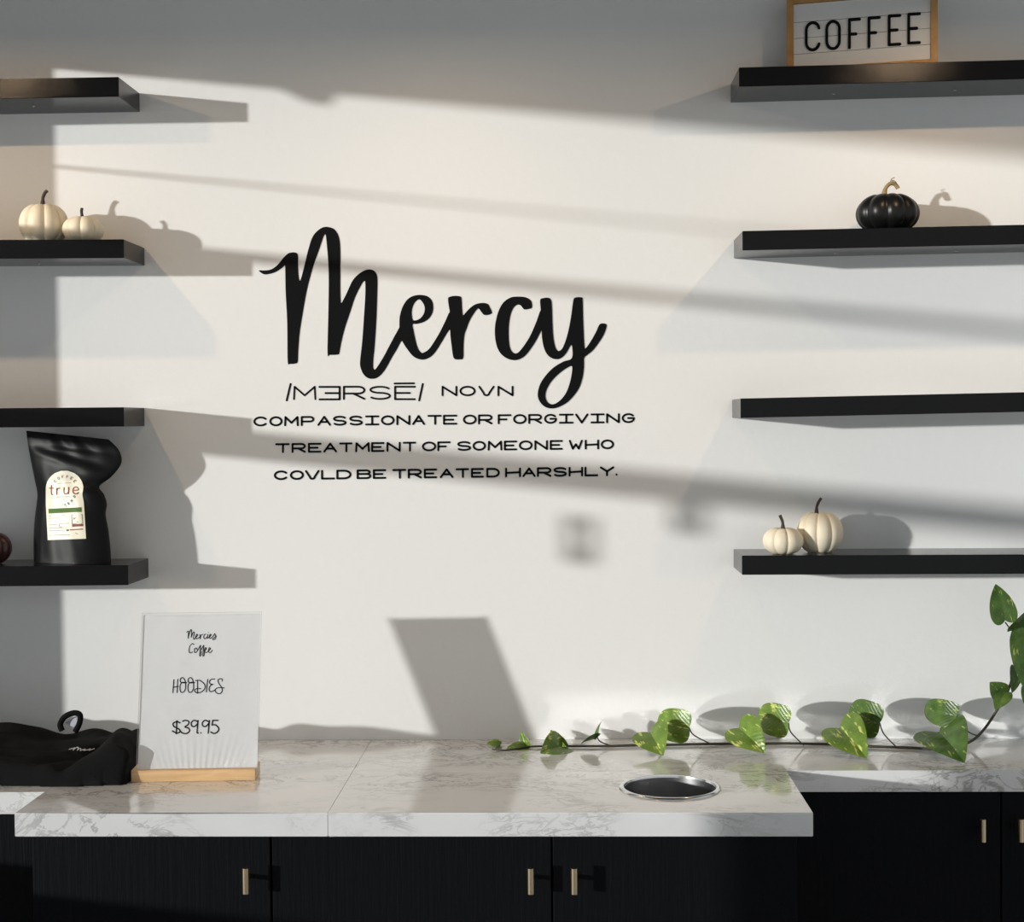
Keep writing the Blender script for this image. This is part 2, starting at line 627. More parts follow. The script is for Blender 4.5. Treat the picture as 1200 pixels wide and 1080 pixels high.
def leaf_mat(name, c_dark, c_light, c_var, amount):
    m = bpy.data.materials.new(name)
    m.use_nodes = True
    nt = m.node_tree
    b = nt.nodes['Principled BSDF']
    out = nt.nodes['Material Output']
    b.inputs['Roughness'].default_value = 0.32
    tc = nt.nodes.new('ShaderNodeTexCoord')
    n = nt.nodes.new('ShaderNodeTexNoise')
    n.inputs['Scale'].default_value = 45
    n.inputs['Detail'].default_value = 3
    nt.links.new(tc.outputs['Object'], n.inputs['Vector'])
    rp = nt.nodes.new('ShaderNodeValToRGB')
    rp.color_ramp.elements[0].position = 0.3
    rp.color_ramp.elements[0].color = c_dark
    rp.color_ramp.elements[1].position = 0.7
    rp.color_ramp.elements[1].color = c_light
    nt.links.new(n.outputs['Fac'], rp.inputs['Fac'])
    # cream-yellow streaks
    uv = nt.nodes.new('ShaderNodeUVMap')
    mp = nt.nodes.new('ShaderNodeMapping')
    mp.inputs['Scale'].default_value = (9, 2.4, 1)
    nt.links.new(uv.outputs[0], mp.inputs['Vector'])
    oi = nt.nodes.new('ShaderNodeObjectInfo')
    nt.links.new(oi.outputs['Random'], mp.inputs['Location'])
    n2 = nt.nodes.new('ShaderNodeTexNoise')
    n2.inputs['Scale'].default_value = 1.3
    n2.inputs['Detail'].default_value = 4
    nt.links.new(mp.outputs['Vector'], n2.inputs['Vector'])
    r2 = nt.nodes.new('ShaderNodeMapRange')
    r2.inputs['From Min'].default_value = amount
    r2.inputs['From Max'].default_value = amount + 0.06
    nt.links.new(n2.outputs['Fac'], r2.inputs['Value'])
    mx = nt.nodes.new('ShaderNodeMix')
    mx.data_type = 'RGBA'
    mx.inputs[7].default_value = c_var
    nt.links.new(r2.outputs['Result'], mx.inputs[0])
    nt.links.new(rp.outputs['Color'], mx.inputs[6])
    nt.links.new(mx.outputs[2], b.inputs['Base Color'])
    # side veins
    sep = nt.nodes.new('ShaderNodeSeparateXYZ')
    nt.links.new(uv.outputs[0], sep.inputs[0])
    ab = nt.nodes.new('ShaderNodeMath')
    ab.operation = 'SUBTRACT'
    ab.inputs[1].default_value = 0.5
    nt.links.new(sep.outputs['X'], ab.inputs[0])
    ab2 = nt.nodes.new('ShaderNodeMath')
    ab2.operation = 'ABSOLUTE'
    nt.links.new(ab.outputs[0], ab2.inputs[0])
    ma = nt.nodes.new('ShaderNodeMath')
    ma.operation = 'MULTIPLY_ADD'
    ma.inputs[1].default_value = -0.9
    nt.links.new(ab2.outputs[0], ma.inputs[0])
    nt.links.new(sep.outputs['Y'], ma.inputs[2])
    sn = nt.nodes.new('ShaderNodeMath')
    sn.operation = 'MULTIPLY'
    sn.inputs[1].default_value = 55
    nt.links.new(ma.outputs[0], sn.inputs[0])
    s2 = nt.nodes.new('ShaderNodeMath')
    s2.operation = 'SINE'
    nt.links.new(sn.outputs[0], s2.inputs[0])
    bp = nt.nodes.new('ShaderNodeBump')
    bp.inputs['Strength'].default_value = 0.14
    bp.inputs['Distance'].default_value = 0.001
    nt.links.new(s2.outputs[0], bp.inputs['Height'])
    nt.links.new(bp.outputs['Normal'], b.inputs['Normal'])
    tl = nt.nodes.new('ShaderNodeBsdfTranslucent')
    nt.links.new(mx.outputs[2], tl.inputs['Color'])
    ms = nt.nodes.new('ShaderNodeMixShader')
    ms.inputs[0].default_value = 0.28
    nt.links.new(b.outputs[0], ms.inputs[1])
    nt.links.new(tl.outputs[0], ms.inputs[2])
    nt.links.new(ms.outputs[0], out.inputs['Surface'])
    return m


M_LEAF = leaf_mat('bright_pothos_leaf', (0.11, 0.20, 0.022, 1), (0.19, 0.30, 0.045, 1), (0.62, 0.66, 0.20, 1), 0.58)
M_LEAFD = leaf_mat('deep_pothos_leaf', (0.05, 0.11, 0.018, 1), (0.11, 0.20, 0.04, 1), (0.45, 0.52, 0.15, 1), 0.62)
M_VINE = mat('dark_vine_stem', (0.035, 0.030, 0.018, 1), 0.5, var=(30, 0.5))

# ------------------------------------------------------------------ room shell
WX = -1.54            # left wall
RX = 2.45
YF = -4.1
ZC = 2.95
structure('wall_back', newbox(WX - 0.06, RX, 0, 0.12, 0, ZC), M_WALL)
structure('floor', newbox(WX - 0.06, RX, YF, 0.0, -0.1, 0), M_FLOOR)
structure('ceiling', newbox(WX - 0.06, RX, YF, 0.0, ZC, ZC + 0.1), M_CEIL)
tan_xy = SUN_DIR.x / SUN_DIR.y
drop = -SUN_DIR.z / SUN_DIR.x          # fall per metre in x
JX = PW(69, 420).x
WD0 = (JX - WX) / tan_xy                # near jamb, metres from the back wall
WD1 = 1.885
WZ0, WZ1 = 0.80, 2.52
bm = bmesh.new()
prism(bm, [(0, 0), (-YF, 0), (-YF, ZC), (0, ZC)],
      [[(WD0, WZ0), (WD0, WZ1), (WD1, WZ1), (WD1, WZ0)]],
      lambda u, v, t: Vector((t, -u, v)), WX - 0.06, WX)
structure('wall_left', bm, M_WALL)
win = thing('window_1', (WX - 0.03, -(WD0 + WD1) / 2, WZ0), '', 'window')
for k in ('label', 'category'):
    del win[k]
win['kind'] = 'structure'
bm = bmesh.new()
box(bm, WX - 0.05, WX - 0.015, -WD1, -WD0, WZ0, WZ0 + 0.03)
box(bm, WX - 0.05, WX - 0.015, -WD1, -WD0, WZ1 - 0.03, WZ1)
box(bm, WX - 0.05, WX - 0.015, -WD1, -WD1 + 0.03, WZ0, WZ1)
part(win, 'frame', bm, M_FRAME)


def at_left(px, py):
    """height on the left wall of what shades this wall pixel"""
    p = PW(px, py)
    return p.z + (p.x - WX) * drop


for (px, y0, y1) in ((330, 507, 540), (330, 297.5, 309.5), (290, 213, 215.4)):
    z1, z0 = at_left(px, y0), at_left(px, y1)
    part(win, 'glazing_bar', newbox(WX - 0.040, WX - 0.022, -WD1 + 0.03, -WD0, z0, z1), M_FRAME)
part(win, 'pane', newbox(WX - 0.034, WX - 0.030, -WD1 + 0.03, -WD0, WZ0 + 0.03, WZ1 - 0.03), M_GLASS)

# roller blind on the window head, with a rounded pull tab
BZ = at_left(90, 84)
bl = thing('roller_blind', (WX + 0.012, -1.1, BZ), 'grey roller blind half lowered over the side window', 'blind')
part(bl, 'fabric', newbox(WX + 0.010, WX + 0.012, -WD1, -WD0 + 0.03, BZ, 2.56), M_BLIND)
bm = bmesh.new()
tube(bm, [(WX + 0.03, -WD1, 2.57), (WX + 0.03, -WD0 + 0.03, 2.57)], 0.022, 12)
part(bl, 'roller', bm, M_BLIND, True)
td0, td1 = (PW(322, 110).x - WX) / tan_xy, (PW(388, 112).x - WX) / tan_xy
tz = at_left(375, 123)
bm = bmesh.new()
prism(bm, [(td0, BZ + .001)] + [(td0 + (td1 - td0) * k / 10, BZ - (BZ - tz) * math.sin(PI / 2 * min(1, k / 7)) ** 1.3)
                                 for k in range(1, 10)] + [(td1, BZ + .001)], [],
      lambda u, v, t: Vector((t, -u, v)), WX + 0.009, WX + 0.013)
part(bl, 'pull_tab', bm, M_BLIND)

# two small stickers on the window glass
for (x0, y0, x1, y1, lab) in ((676, 605, 716, 660, 'small square sticker on the window glass nearer the counter'),
                              (802, 588, 846, 625, 'small square sticker on the window glass farther from the counter')):
    pa, pb = PW(x0, y0), PW(x1, y1)
    d0, d1 = (pa.x - WX) / tan_xy, (pb.x - WX) / tan_xy
    z1, z0 = at_left((x0 + x1) / 2, y0), at_left((x0 + x1) / 2, y1)
    bm = bmesh.new()
    w = (d1 - d0)
    prism(bm, [(d0, z0), (d1, z0), (d1, z1), (d0, z1)],
          [[(d0 + w * .36, z0 + .030), (d0 + w * .36, z1 - .022), (d1 - w * .36, z1 - .022), (d1 - w * .36, z0 + .030)]],
          lambda u, v, t: Vector((t, -u, v)), WX - 0.030, WX - 0.0292)
    single('window_sticker', bm, M_STICK, lab, 'sticker', (WX - 0.0296, -(d0 + d1) / 2, z0), group='window stickers')

# ceiling track with three downlights
bm = newbox(LAMP_X[0] - 0.2, LAMP_X[2] + 0.2, -LAMP_L - 0.017, -LAMP_L + 0.017, ZC - 0.03, ZC)
structure('trim_1', bm, M_LAMPB)
M_BULB = bpy.data.materials.new('lamp_lens')
M_BULB.use_nodes = True
_b = M_BULB.node_tree.nodes['Principled BSDF']
_b.inputs['Base Color'].default_value = (0.9, 0.85, 0.75, 1)
_b.inputs['Emission Color'].default_value = (1, 0.8, 0.55, 1)
_b.inputs['Emission Strength'].default_value = 4.0
for lx, lab in zip(LAMP_X, ('over the left shelves', 'over the wall lettering', 'over the right shelves')):
    t = thing('track_light', (lx, -LAMP_L, LAMP_Z), 'black hanging track downlight ' + lab, 'lamp', 'track downlights')
    bm = bmesh.new()
    lathe(bm, [(0.0, 0.09), (0.03, 0.09), (0.032, 0.085), (0.032, 0.002), (0.029, 0.002), (0.029, 0.012), (0, 0.012)],
          (lx, -LAMP_L, LAMP_Z), 24)
    part(t, 'housing', bm, M_LAMPB, True)
    bm = bmesh.new()
    tube(bm, [(lx, -LAMP_L, LAMP_Z + 0.09), (lx, -LAMP_L, ZC - 0.03)], 0.006, 8)
    part(t, 'rod', bm, M_LAMPB, True)
    bm = bmesh.new()
    lathe(bm, [(0, 0.010), (0.028, 0.010), (0.028, 0.006), (0, 0.006)], (lx, -LAMP_L, LAMP_Z), 24)
    part(t, 'lens', bm, M_BULB)

# ------------------------------------------------------------------ worktop
ZT = PW(600, 866).z
TH = 0.0415
dF = -PZ(500, 952.5, ZT).y
dL = -PZ(20, 928, ZT).y
dR = -PZ(1050, 902.5, ZT).y
xL = PZ(14, 955, ZT).x
xR = PZ(952, 951, ZT).x
xS = PZ(384, 953, ZT).x
xEnd = 1.42
G = 0.0008


def slab(x0, x1, d0, d1, holes=(), chamfer=0.0022):
    bm = bmesh.new()
    prism(bm, [(x0, -d1), (x1, -d1), (x1, -d0), (x0, -d0)], holes,
          lambda u, v, t: Vector((u, v, t)), ZT - TH, ZT)
    if chamfer:
        es = [e for e in bm.edges if abs(e.verts[0].co.y + d1) < 1e-6 and abs(e.verts[1].co.y + d1) < 1e-6
              and abs(e.verts[0].co.z - e.verts[1].co.z) < 1e-6]
        bmesh.ops.bevel(bm, geom=es, offset=chamfer, segments=2, affect='EDGES')
    return bm


gc = PZ(785, 923, ZT)
gl_, gr_ = PZ(725.5, 923, ZT), PZ(845, 923, ZT)
GR = (gr_.x - gl_.x) / 2
hole = [(gc.x + (GR - 0.008) * math.cos(2 * PI * k / 40), gc.y + (GR - 0.008) * math.sin(2 * PI * k / 40))
        for k in range(40)]
wt = thing('worktop', ((xL + xR) / 2, -dF / 2, ZT - TH),
           'glossy white marble worktop running along the wall over the black cabinets', 'worktop')
part(wt, 'slab', slab(WX + 0.001, xL - G, 0.001, dL), M_MARBLE)
part(wt, 'slab', slab(xL, xS - G, 0.001, dF), M_MARBLE)
part(wt, 'slab', slab(xS, xR, dR + G, dF, [hole]), M_MARBLE)
part(wt, 'slab', slab(xS, xEnd, 0.001, dR, chamfer=0), M_MARBLE)

# steel rubbish chute ring set into the worktop
t = thing('waste_chute', (gc.x, gc.y, ZT), 'round stainless steel waste chute set into the worktop', 'chute')
bm = bmesh.new()
lathe(bm, [(GR - .0095, -.001), (GR - .0085, .0032), (GR - .004, .0045), (GR - .0008, .003), (GR, .0003), (GR - .0095, .0002)],
      (gc.x, gc.y, ZT), 56)
part(t, 'rim', bm, M_STEEL, True)
bm = bmesh.new()
lathe(bm, [(GR - .0090, .0), (GR - .0090, -.14), (GR - .0105, -.14), (GR - .0105, .0)], (gc.x, gc.y, ZT), 56)
part(t, 'sleeve', bm, M_SLEEVE, True)

# ------------------------------------------------------------------ cabinets
ZD1 = ZT - TH - 0.006          # door top
DOORD = dF - 0.028             # door face of the middle block
KICK = 0.09


def handle(door, x, d, z0, z1):
    bm = bmesh.new()
    tube(bm, [(x, -d - 0.030, z0), (x, -d - 0.030, z1)], 0.0062, 14)
    h = part(door, 'handle', bm, M_BRASS, True, 'slim brass bar handle')
    bm = bmesh.new()
    tube(bm, [(x, -d + 0.002, (z0 + z1) / 2), (x, -d - 0.030, (z0 + z1) / 2)], 0.0042, 10)
    part(h, 'post', bm, M_BRASS, True)


def cabinet(label, x0, x1, d, doors, hz, group=None, top=None):
    """doors: list of (x0,x1,handle x)"""
    t = thing('base_cabinet', ((x0 + x1) / 2, -d / 2, 0), label, 'cabinet', group)
    zt = ZT - TH - 0.0005
    bm = bmesh.new()
    box(bm, x0, x0 + .016, -d + .021, -.004, KICK, zt)
    box(bm, x1 - .016, x1, -d + .021, -.004, KICK, zt)
    box(bm, x0 + .016, x1 - .016, -d + .021, -.004, KICK, KICK + .016)
    box(bm, x0 + .016, x1 - .016, -.012, -.004, KICK + .016, zt)
    box(bm, x0 + .016, x1 - .016, -d + .021, -d + .05, zt - .03, zt)
    part(t, 'body', bm, M_CAB)
    part(t, 'toe_kick', newbox(x0, x1, -d + 0.075, -0.002, 0, KICK), M_CAB)
    for (a, b, hx) in doors:
        dr = part(t, 'door', newbox(a, b, -d, -d + 0.019, KICK, ZD1, bev=0.0012), M_CAB)
        handle(dr, hx, d, hz[0], hz[1])
    return t


def X(px, py, d):
    return PW(px, py, d).x


hz = (PW(622, 1047, DOORD + .03).z, PW(622, 1017, DOORD + .03).z)
a0, a1, a2, a3 = X(38.5, 1030, DOORD), X(318, 1030, DOORD), X(647, 1030, DOORD), X(934, 1030, DOORD)
cabinet('black cabinet with one door under the price sign end of the worktop', a0, a1 - .0008, DOORD,
        [(a0, a1 - .002, X(288, 1030, DOORD + .03))], hz, 'black base cabinets')
cabinet('black two-door cabinet below the round steel chute', a1 + .0008, a3, DOORD,
        [(a1 + .002, a2 - .0016, X(622, 1030, DOORD + .03)), (a2 + .0016, a3, X(673, 1030, DOORD + .03))], hz,
        'black base cabinets')
# the doors of the set-back cabinets on either side
d2 = dR - 0.025
hz2 = (PW(1152, 986, d2 + .03).z, PW(1152, 959.5, d2 + .03).z)
b1 = X(1173, 970, d2)
cabinet('black set-back cabinet to the right of the chute under the trailing vine', a3 + .003, xEnd, d2,
        [(a3 + .006, b1 - .0015, X(1152, 972, d2 + .03)), (b1 + .0015, xEnd, X(1196.5, 971, d2 + .03))], hz2,
        'black base cabinets')
d3 = dL - 0.025
cabinet('black set-back cabinet at the far left below the folded hoodie', WX + .002, a0 - .003, d3,
        [(WX + .004, a0 - .006, a0 - .34)], hz, 'black base cabinets')

# ------------------------------------------------------------------ floating shelves
SH = {}


def shelf(key, label, px_corner, px_edge, thick_px, side, screws, group):
    """front top edge: the free corner and the frame edge give height, end and tilt"""
    c = PW(*px_corner, SHELF_D)
    e = PW(*px_edge, SHELF_D)
    cb = PW(px_corner[0], px_corner[1] + thick_px, SHELF_D)
    th = c.z - cb.z
    slope = (e.z - c.z) / (e.x - c.x)
    far = WX + 0.002 if side == 'L' else 1.06
    t = thing('floating_shelf', (c.x, 0, c.z - th), label, 'shelf', group)

    def zt(x):
        return c.z + slope * (x - c.x)

    SH[key] = zt
    bm = bmesh.new()
    x0, x1 = min(c.x, far), max(c.x, far)
    vs = box(bm, x0, x1, -SHELF_D, -0.0005, 0, 1)
    for v in bm.verts:
        v.co.z = zt(v.co.x) - (th if v.co.z < 0.5 else 0)
    bmesh.ops.bevel(bm, geom=list(bm.edges), offset=0.0009, segments=1, affect='EDGES')
    bd = part(t, 'board', bm, M_SHELF)
    for (sx, sy) in screws:
        p = None
        for i in range(40):                 # underside point seen at that pixel
            d = SHELF_D * i / 40
            q = PW(sx, sy, d)
            if q.z >= zt(q.x) - th:
                p = q
        if p is None:
            p = PW(sx, sy, .1)
        bm = bmesh.new()
        z = zt(p.x) - th
        lathe(bm, [(0, -0.0016), (.0022, -0.0012), (.003, 0.0002), (0, .0004)], (p.x, p.y, z), 12)
        part(bd, 'screw', bm, M_SCREW, True)
    return t


gl_l, gl_r = 'black floating shelves on the left', 'black floating shelves on the right'
shelf('L1', 'top left black floating shelf with nothing on it', (138.9, 90), (0, 92.5), 23.3, 'L', [(39, 124.3)], gl_l)
shelf('L2', 'left black floating shelf holding two white pumpkins', (145, 280.3), (0, 281), 22.0, 'L', [(45, 309)], gl_l)
shelf('L3', 'left black floating shelf just above the coffee bag', (145, 477), (0, 478.2), 22.6, 'L', [], gl_l)
shelf('L4', 'lowest left black floating shelf holding the coffee bag', (150, 662), (0, 663.5), 23.4, 'L', [], gl_l)
shelf('R1', 'top right black floating shelf holding the letter board', (866, 79), (1199, 69.8), 22.6, 'R',
      [(977, 109.5), (1119, 105.5)], gl_r)
shelf('R2', 'right black floating shelf holding the black pumpkin', (870, 270.6), (1199, 263.2), 22.8, 'R',
      [(979, 296.5), (1121, 294)], gl_r)
shelf('R3', 'empty right black floating shelf between the pumpkin shelves', (867.8, 466.8), (1199, 459.5), 22.8, 'R', [], gl_r)
shelf('R4', 'lowest right black floating shelf holding two white pumpkins', (869.5, 650.8), (1199, 649.5), 22.6, 'R', [], gl_r)

# ------------------------------------------------------------------ wall lettering
NW = Vector((0, -1, 0))
wall_map = lambda x, y: PW(x, y, 0.0)
q = thing('wall_lettering', PW(520, 560, 0.0), 'black painted word and its definition on the white wall', 'lettering')
z1 = lambda pts: [(290 + x / 4.909, 250 + y / 4.909) for x, y in pts]
z2 = lambda pts: [(460 + x / 4.4444, 320 + y / 4.4444) for x, y in pts]
M_out = z1([(68, 332), (95, 350), (130, 347), (165, 335), (200, 312), (216, 300), (218, 340), (220, 450), (228, 600), (230, 700),
            (232, 853), (245, 865), (275, 863), (289, 852), (292, 790), (300, 690), (315, 590), (340, 450), (365, 350), (390, 270),
            (415, 200), (438, 132), (449, 122), (455, 160), (465, 280), (468, 400), (465, 600), (461, 803), (475, 813), (520, 811),
            (529, 798), (540, 740), (560, 660), (590, 570), (620, 480), (655, 410), (672, 388), (678, 402), (678, 470), (670, 600),
            (660, 740), (648, 850), (652, 890), (668, 925), (690, 945), (715, 951), (745, 945), (775, 920), (800, 885), (830, 830),
            (860, 780), (885, 735), (905, 730), (905, 690), (882, 650), (855, 690), (820, 755), (780, 830), (745, 885), (731, 898), (723, 884),
            (725, 830), (732, 760), (742, 600), (747, 450), (748, 380), (742, 348), (725, 328), (695, 322), (660, 335), (625, 362),
            (600, 395), (575, 450), (550, 500), (540, 514), (536, 500), (534, 420), (535, 250), (532, 170), (522, 125), (500, 92),
            (465, 78), (430, 82), (395, 108), (370, 145), (350, 210), (335, 270), (318, 340), (305, 383), (297, 380), (292, 330),
            (291, 250), (285, 230), (265, 224), (235, 230), (210, 252), (185, 283), (160, 308), (130, 324), (95, 328), (72, 327)])
e_out = z2([(36, 250), (40, 215), (55, 170), (80, 135), (110, 118), (145, 113), (180, 120), (203, 140), (212, 170), (208, 205),
            (190, 235), (160, 255), (125, 264), (105, 266), (110, 300), (118, 340), (130, 385), (148, 413), (165, 412), (190, 395),
            (215, 360), (245, 310), (275, 250), (298, 203), (315, 230), (312, 275), (300, 292), (290, 302), (270, 335), (240, 385), (215, 420),
            (190, 440), (160, 450), (130, 445), (105, 430), (80, 400), (60, 370), (45, 340), (37, 300)])
e_in = z2([(104, 240), (100, 205), (105, 175), (118, 150), (138, 136), (155, 150), (167, 175), (165, 205), (150, 230), (130, 243), (112, 246)])
r_out = z2([(289, 135), (296, 124), (325, 118), (354, 122), (360, 138), (362, 180), (366, 218), (375, 212), (400, 185), (430, 163),
            (465, 155), (495, 160), (508, 180), (518, 205), (505, 215), (480, 218), (465, 205), (450, 185), (440, 188), (420, 215),
            (400, 250), (385, 290), (375, 320), (370, 370), (368, 440), (350, 449), (325, 447), (315, 430), (308, 380), (302, 330),
            (300, 290), (298, 205), (293, 170)])
c_out = z2([(725, 180), (710, 186), (685, 188), (668, 168), (650, 164), (630, 180), (615, 215), (606, 270), (605, 330), (610, 380),
            (622, 408), (640, 418), (660, 408), (690, 370), (720, 320), (750, 250), (772, 193), (790, 220), (790, 270), (774, 300), (745, 355), (715, 400),
            (690, 430), (660, 448), (630, 453), (595, 443), (565, 420), (545, 385), (535, 340), (533, 290), (540, 240), (555, 190),
            (580, 150), (615, 127), (650, 122), (690, 125), (718, 140), (726, 160)])
y_out = z2([(769, 140), (785, 130), (810, 128), (825, 138), (830, 170), (832, 230), (835, 300), (840, 350), (850, 390), (865, 405),
            (885, 390), (905, 340), (920, 280), (932, 210), (940, 150), (949, 128), (985, 126), (990, 140), (992, 220), (995, 300),
            (1000, 385), (1010, 386), (1035, 350), (1060, 305), (1080, 265), (1110, 264), (1114, 280), (1100, 320), (1075, 360),
            (1045, 400), (1015, 425), (998, 442), (997, 490), (990, 540), (975, 590), (950, 630), (915, 668), (880, 690), (845, 703),
            (810, 702), (780, 685), (760, 655), (757, 620), (770, 575), (800, 530), (840, 490), (890, 460), (934, 442), (935, 380),
            (926, 378), (905, 415), (880, 440), (855, 448), (825, 440), (800, 415), (785, 375), (778, 330), (776, 290), (772, 195)])
y_in = z2([(935, 485), (910, 492), (870, 520), (830, 560), (803, 605), (796, 640), (805, 668), (825, 682), (850, 678), (880, 655),
           (905, 620), (922, 575), (932, 530)])
bm = bmesh.new()
for hh, (outer, holes) in enumerate(((M_out, []), (e_out, [e_in]), (r_out, []), (c_out, []), (y_out, [y_in]))):
    prism(bm, cr(outer, 4, True), [cr(h, 4, True) for h in holes],
          lambda u, v, t: PW(u, v, 0) + Vector((0, -t, 0)), 0.0, 0.0010 + 0.00008 * hh)
part(q, 'script_word', bm, M_INK)


def letter_line(parent, name, spec, ytl, ytr, h, w, m, mapper, nrm, thick):
    """spec (char,x0,x1); top edge from (xmin,ytl) to (xmax,ytr)"""
    xs0, xs1 = spec[0][1], spec[-1][2]
    bm = bmesh.new()
    for ch, x0, x1 in spec:
        def mp(u, v, x0=x0, x1=x1):
            x = x0 + 1.1 + (x1 - x0 - 2.2) * u
            yt = ytl + (ytr - ytl) * (x - xs0) / (xs1 - xs0)
            return mapper(x, yt + 1.0 + (h - 2.0) * (1 - v))
        strokes(bm, GL[ch], mp, w, nrm, thick)
    return part(parent, name, bm, m)


PXM = 1 / 550.0
bm = bmesh.new()


def px_box(ch, x0, y0, x1, y1, w):
    strokes(bm, GL[ch], lambda u, v: PW(x0 + (x1 - x0) * u, y1 + (y0 - y1) * v, 0), w * PXM, NW, 0.0010)


strokes(bm, [[(336, 469), (340.5, 449.8)], [(491.2, 469), (495.4, 449.8)], [(462.5, 449.2), (485, 449)]], wall_map, 2.2 * PXM, NW, 0.001)
px_box('M', 344.5, 453, 369.5, 467.5, 2.0)
px_box('Ǝ', 374.5, 453.2, 398, 467.8, 2.3)
px_box('R', 403, 453, 427, 467.2, 2.2)
px_box('S', 433.5, 453, 457, 467.3, 2.1)
px_box('E', 463, 453, 486, 467.6, 2.2)
part(q, 'pronunciation_line', bm, M_INK)
bm = bmesh.new()
for ch, x0, x1 in (('N', 518.6, 534.8), ('O', 539.5, 556.2), ('U', 561.7, 578.4), ('N', 584, 600.6)):
    px_box(ch, x0, 453, x1, 463, 2.2)
part(q, 'noun_line', bm, M_INK)
L1 = [('C', 297, 313.3), ('O', 315.6, 331), ('M', 333, 350), ('P', 352.5, 368.3), ('A', 372, 387.8), ('S', 390, 406), ('S', 409, 425),
      ('I', 428, 444.3), ('O', 446.5, 462.3), ('N', 464.5, 480.8), ('A', 483, 498), ('T', 501, 517.5), ('E', 519.2, 535.8), ('O', 542.5, 558.5),
      ('R', 560.2, 577), ('F', 583.3, 599.2), ('O', 601.3, 617), ('R', 619, 635), ('G', 637.3, 652.5), ('I', 655, 672), ('V', 674, 689.4),
      ('I', 692, 708.4), ('N', 710.3, 726.2), ('G', 728.3, 743.8)]
L2 = [('T', 322.6, 339.4), ('R', 341.8, 358.4), ('E', 361, 376.7), ('A', 379, 395), ('T', 397.6, 413), ('M', 416.3, 433.4), ('E', 435, 450.5),
      ('N', 453, 469.5), ('T', 472, 487.5), ('O', 494.5, 511), ('F', 512.5, 528), ('S', 535.5, 552), ('O', 553.8, 569.3), ('M', 571.5, 588.6),
      ('E', 590.5, 606), ('O', 608, 624), ('N', 626.2, 642), ('E', 644.2, 659.4), ('W', 666.6, 682.8), ('H', 685.2, 702), ('O', 704, 719.4)]
L3 = [('C', 321, 337.3), ('O', 339.8, 356), ('U', 357.5, 374.4), ('L', 376.3, 392.4), ('D', 394.2, 411.7), ('B', 418, 435), ('E', 437, 452.4),
      ('T', 459.8, 476), ('R', 478, 494.2), ('E', 496.8, 512.2), ('A', 515.5, 531.4), ('T', 534, 549.7), ('E', 552, 567), ('D', 570, 585.7),
      ('H', 592, 610.5), ('A', 612.3, 627.7), ('R', 629.3, 646.2), ('S', 648.4, 664.4), ('H', 666.4, 683.2), ('L', 685, 701), ('Y', 703, 719.7),
      ('.', 720.6, 724.4)]
letter_line(q, 'definition_line', L1, 488.0, 484.0, 11.4, 2.3 * PXM, M_INK, wall_map, NW, 0.001)
letter_line(q, 'definition_line', L2, 519.4, 514.8, 11.2, 2.3 * PXM, M_INK, wall_map, NW, 0.001)
letter_line(q, 'definition_line', L3, 551.3, 546.4, 11.0, 2.4 * PXM, M_INK, wall_map, NW, 0.001)

# ------------------------------------------------------------------ letter board on the top right shelf
LBa = PW(922, 60, 0.066)      # left outer edge
LBb = PW(1099, 60, 0.128)     # right outer edge (nearer)
zl = SH['R1']((LBa.x + LBb.x) / 2)
ux = Vector((LBb.x - LBa.x, LBb.y - LBa.y, 0))
LBW = ux.length
ux.normalize()
ln_ = Vector((ux.y, -ux.x, 0))       # towards the room
LBH = 0.160
slopeR1 = SH['R1'](1.0) - SH['R1'](0.0)
o0 = Vector((LBa.x, LBa.y, SH['R1'](LBa.x) + 0.0004))
uz = Vector((0, 0, 1))
ux = (ux + uz * slopeR1 * ux.x).normalized()


def LB(u, v, t):
    return o0 + ux * u + uz * v + ln_ * t


lb = thing('letter_board', o0 + ux * LBW / 2, 'wooden framed white board reading coffee on the top right shelf', 'sign')
bm = bmesh.new()
fw, fd = 0.0135, 0.012
prism(bm, [(0, 0), (LBW, 0), (LBW, LBH), (0, LBH)],
      [[(fw, fw), (fw, LBH - fw), (LBW - fw, LBH - fw), (LBW - fw, fw)]], LB, -0.022, 0.0)
part(lb, 'frame', bm, M_OAKF)
bm = bmesh.new()
nrow = 5
zb = [fw + (LBH - 2 * fw) * k / nrow for k in range(nrow + 1)]
pn = -0.006
n_lb = ln_
# grooves follow the photographed lines
gz = []
for yl, yr in ((26.6, 14.3), (45.3, 32.6), (63.8, 51.8)):
    pL = PP(931, yl, LB(0, 0, pn), ln_)
    gz.append((pL - o0).z - slopeR1 * (pL - o0).x)
gz = sorted(gz)
rows = [fw + .0002] + gz + [LBH - fw - .0002]
for a, b in zip(rows, rows[1:]):
    prism(bm, [(fw + .0002, a + .0005), (LBW - fw - .0002, a + .0005), (LBW - fw - .0002, b - .0005), (fw + .0002, b - .0005)], [], LB, -0.016, pn)
prism(bm, [(fw + .0002, fw + .0002), (LBW - fw - .0002, fw + .0002), (LBW - fw - .0002, LBH - fw - .0002), (fw + .0002, LBH - fw - .0002)],
      [], LB, -0.020, -0.0165)
pnl = part(lb, 'panel', bm, M_BOARD)
pl0 = LB(0, 0, pn)
lbm = lambda x, y: PP(x, y, pl0, ln_)
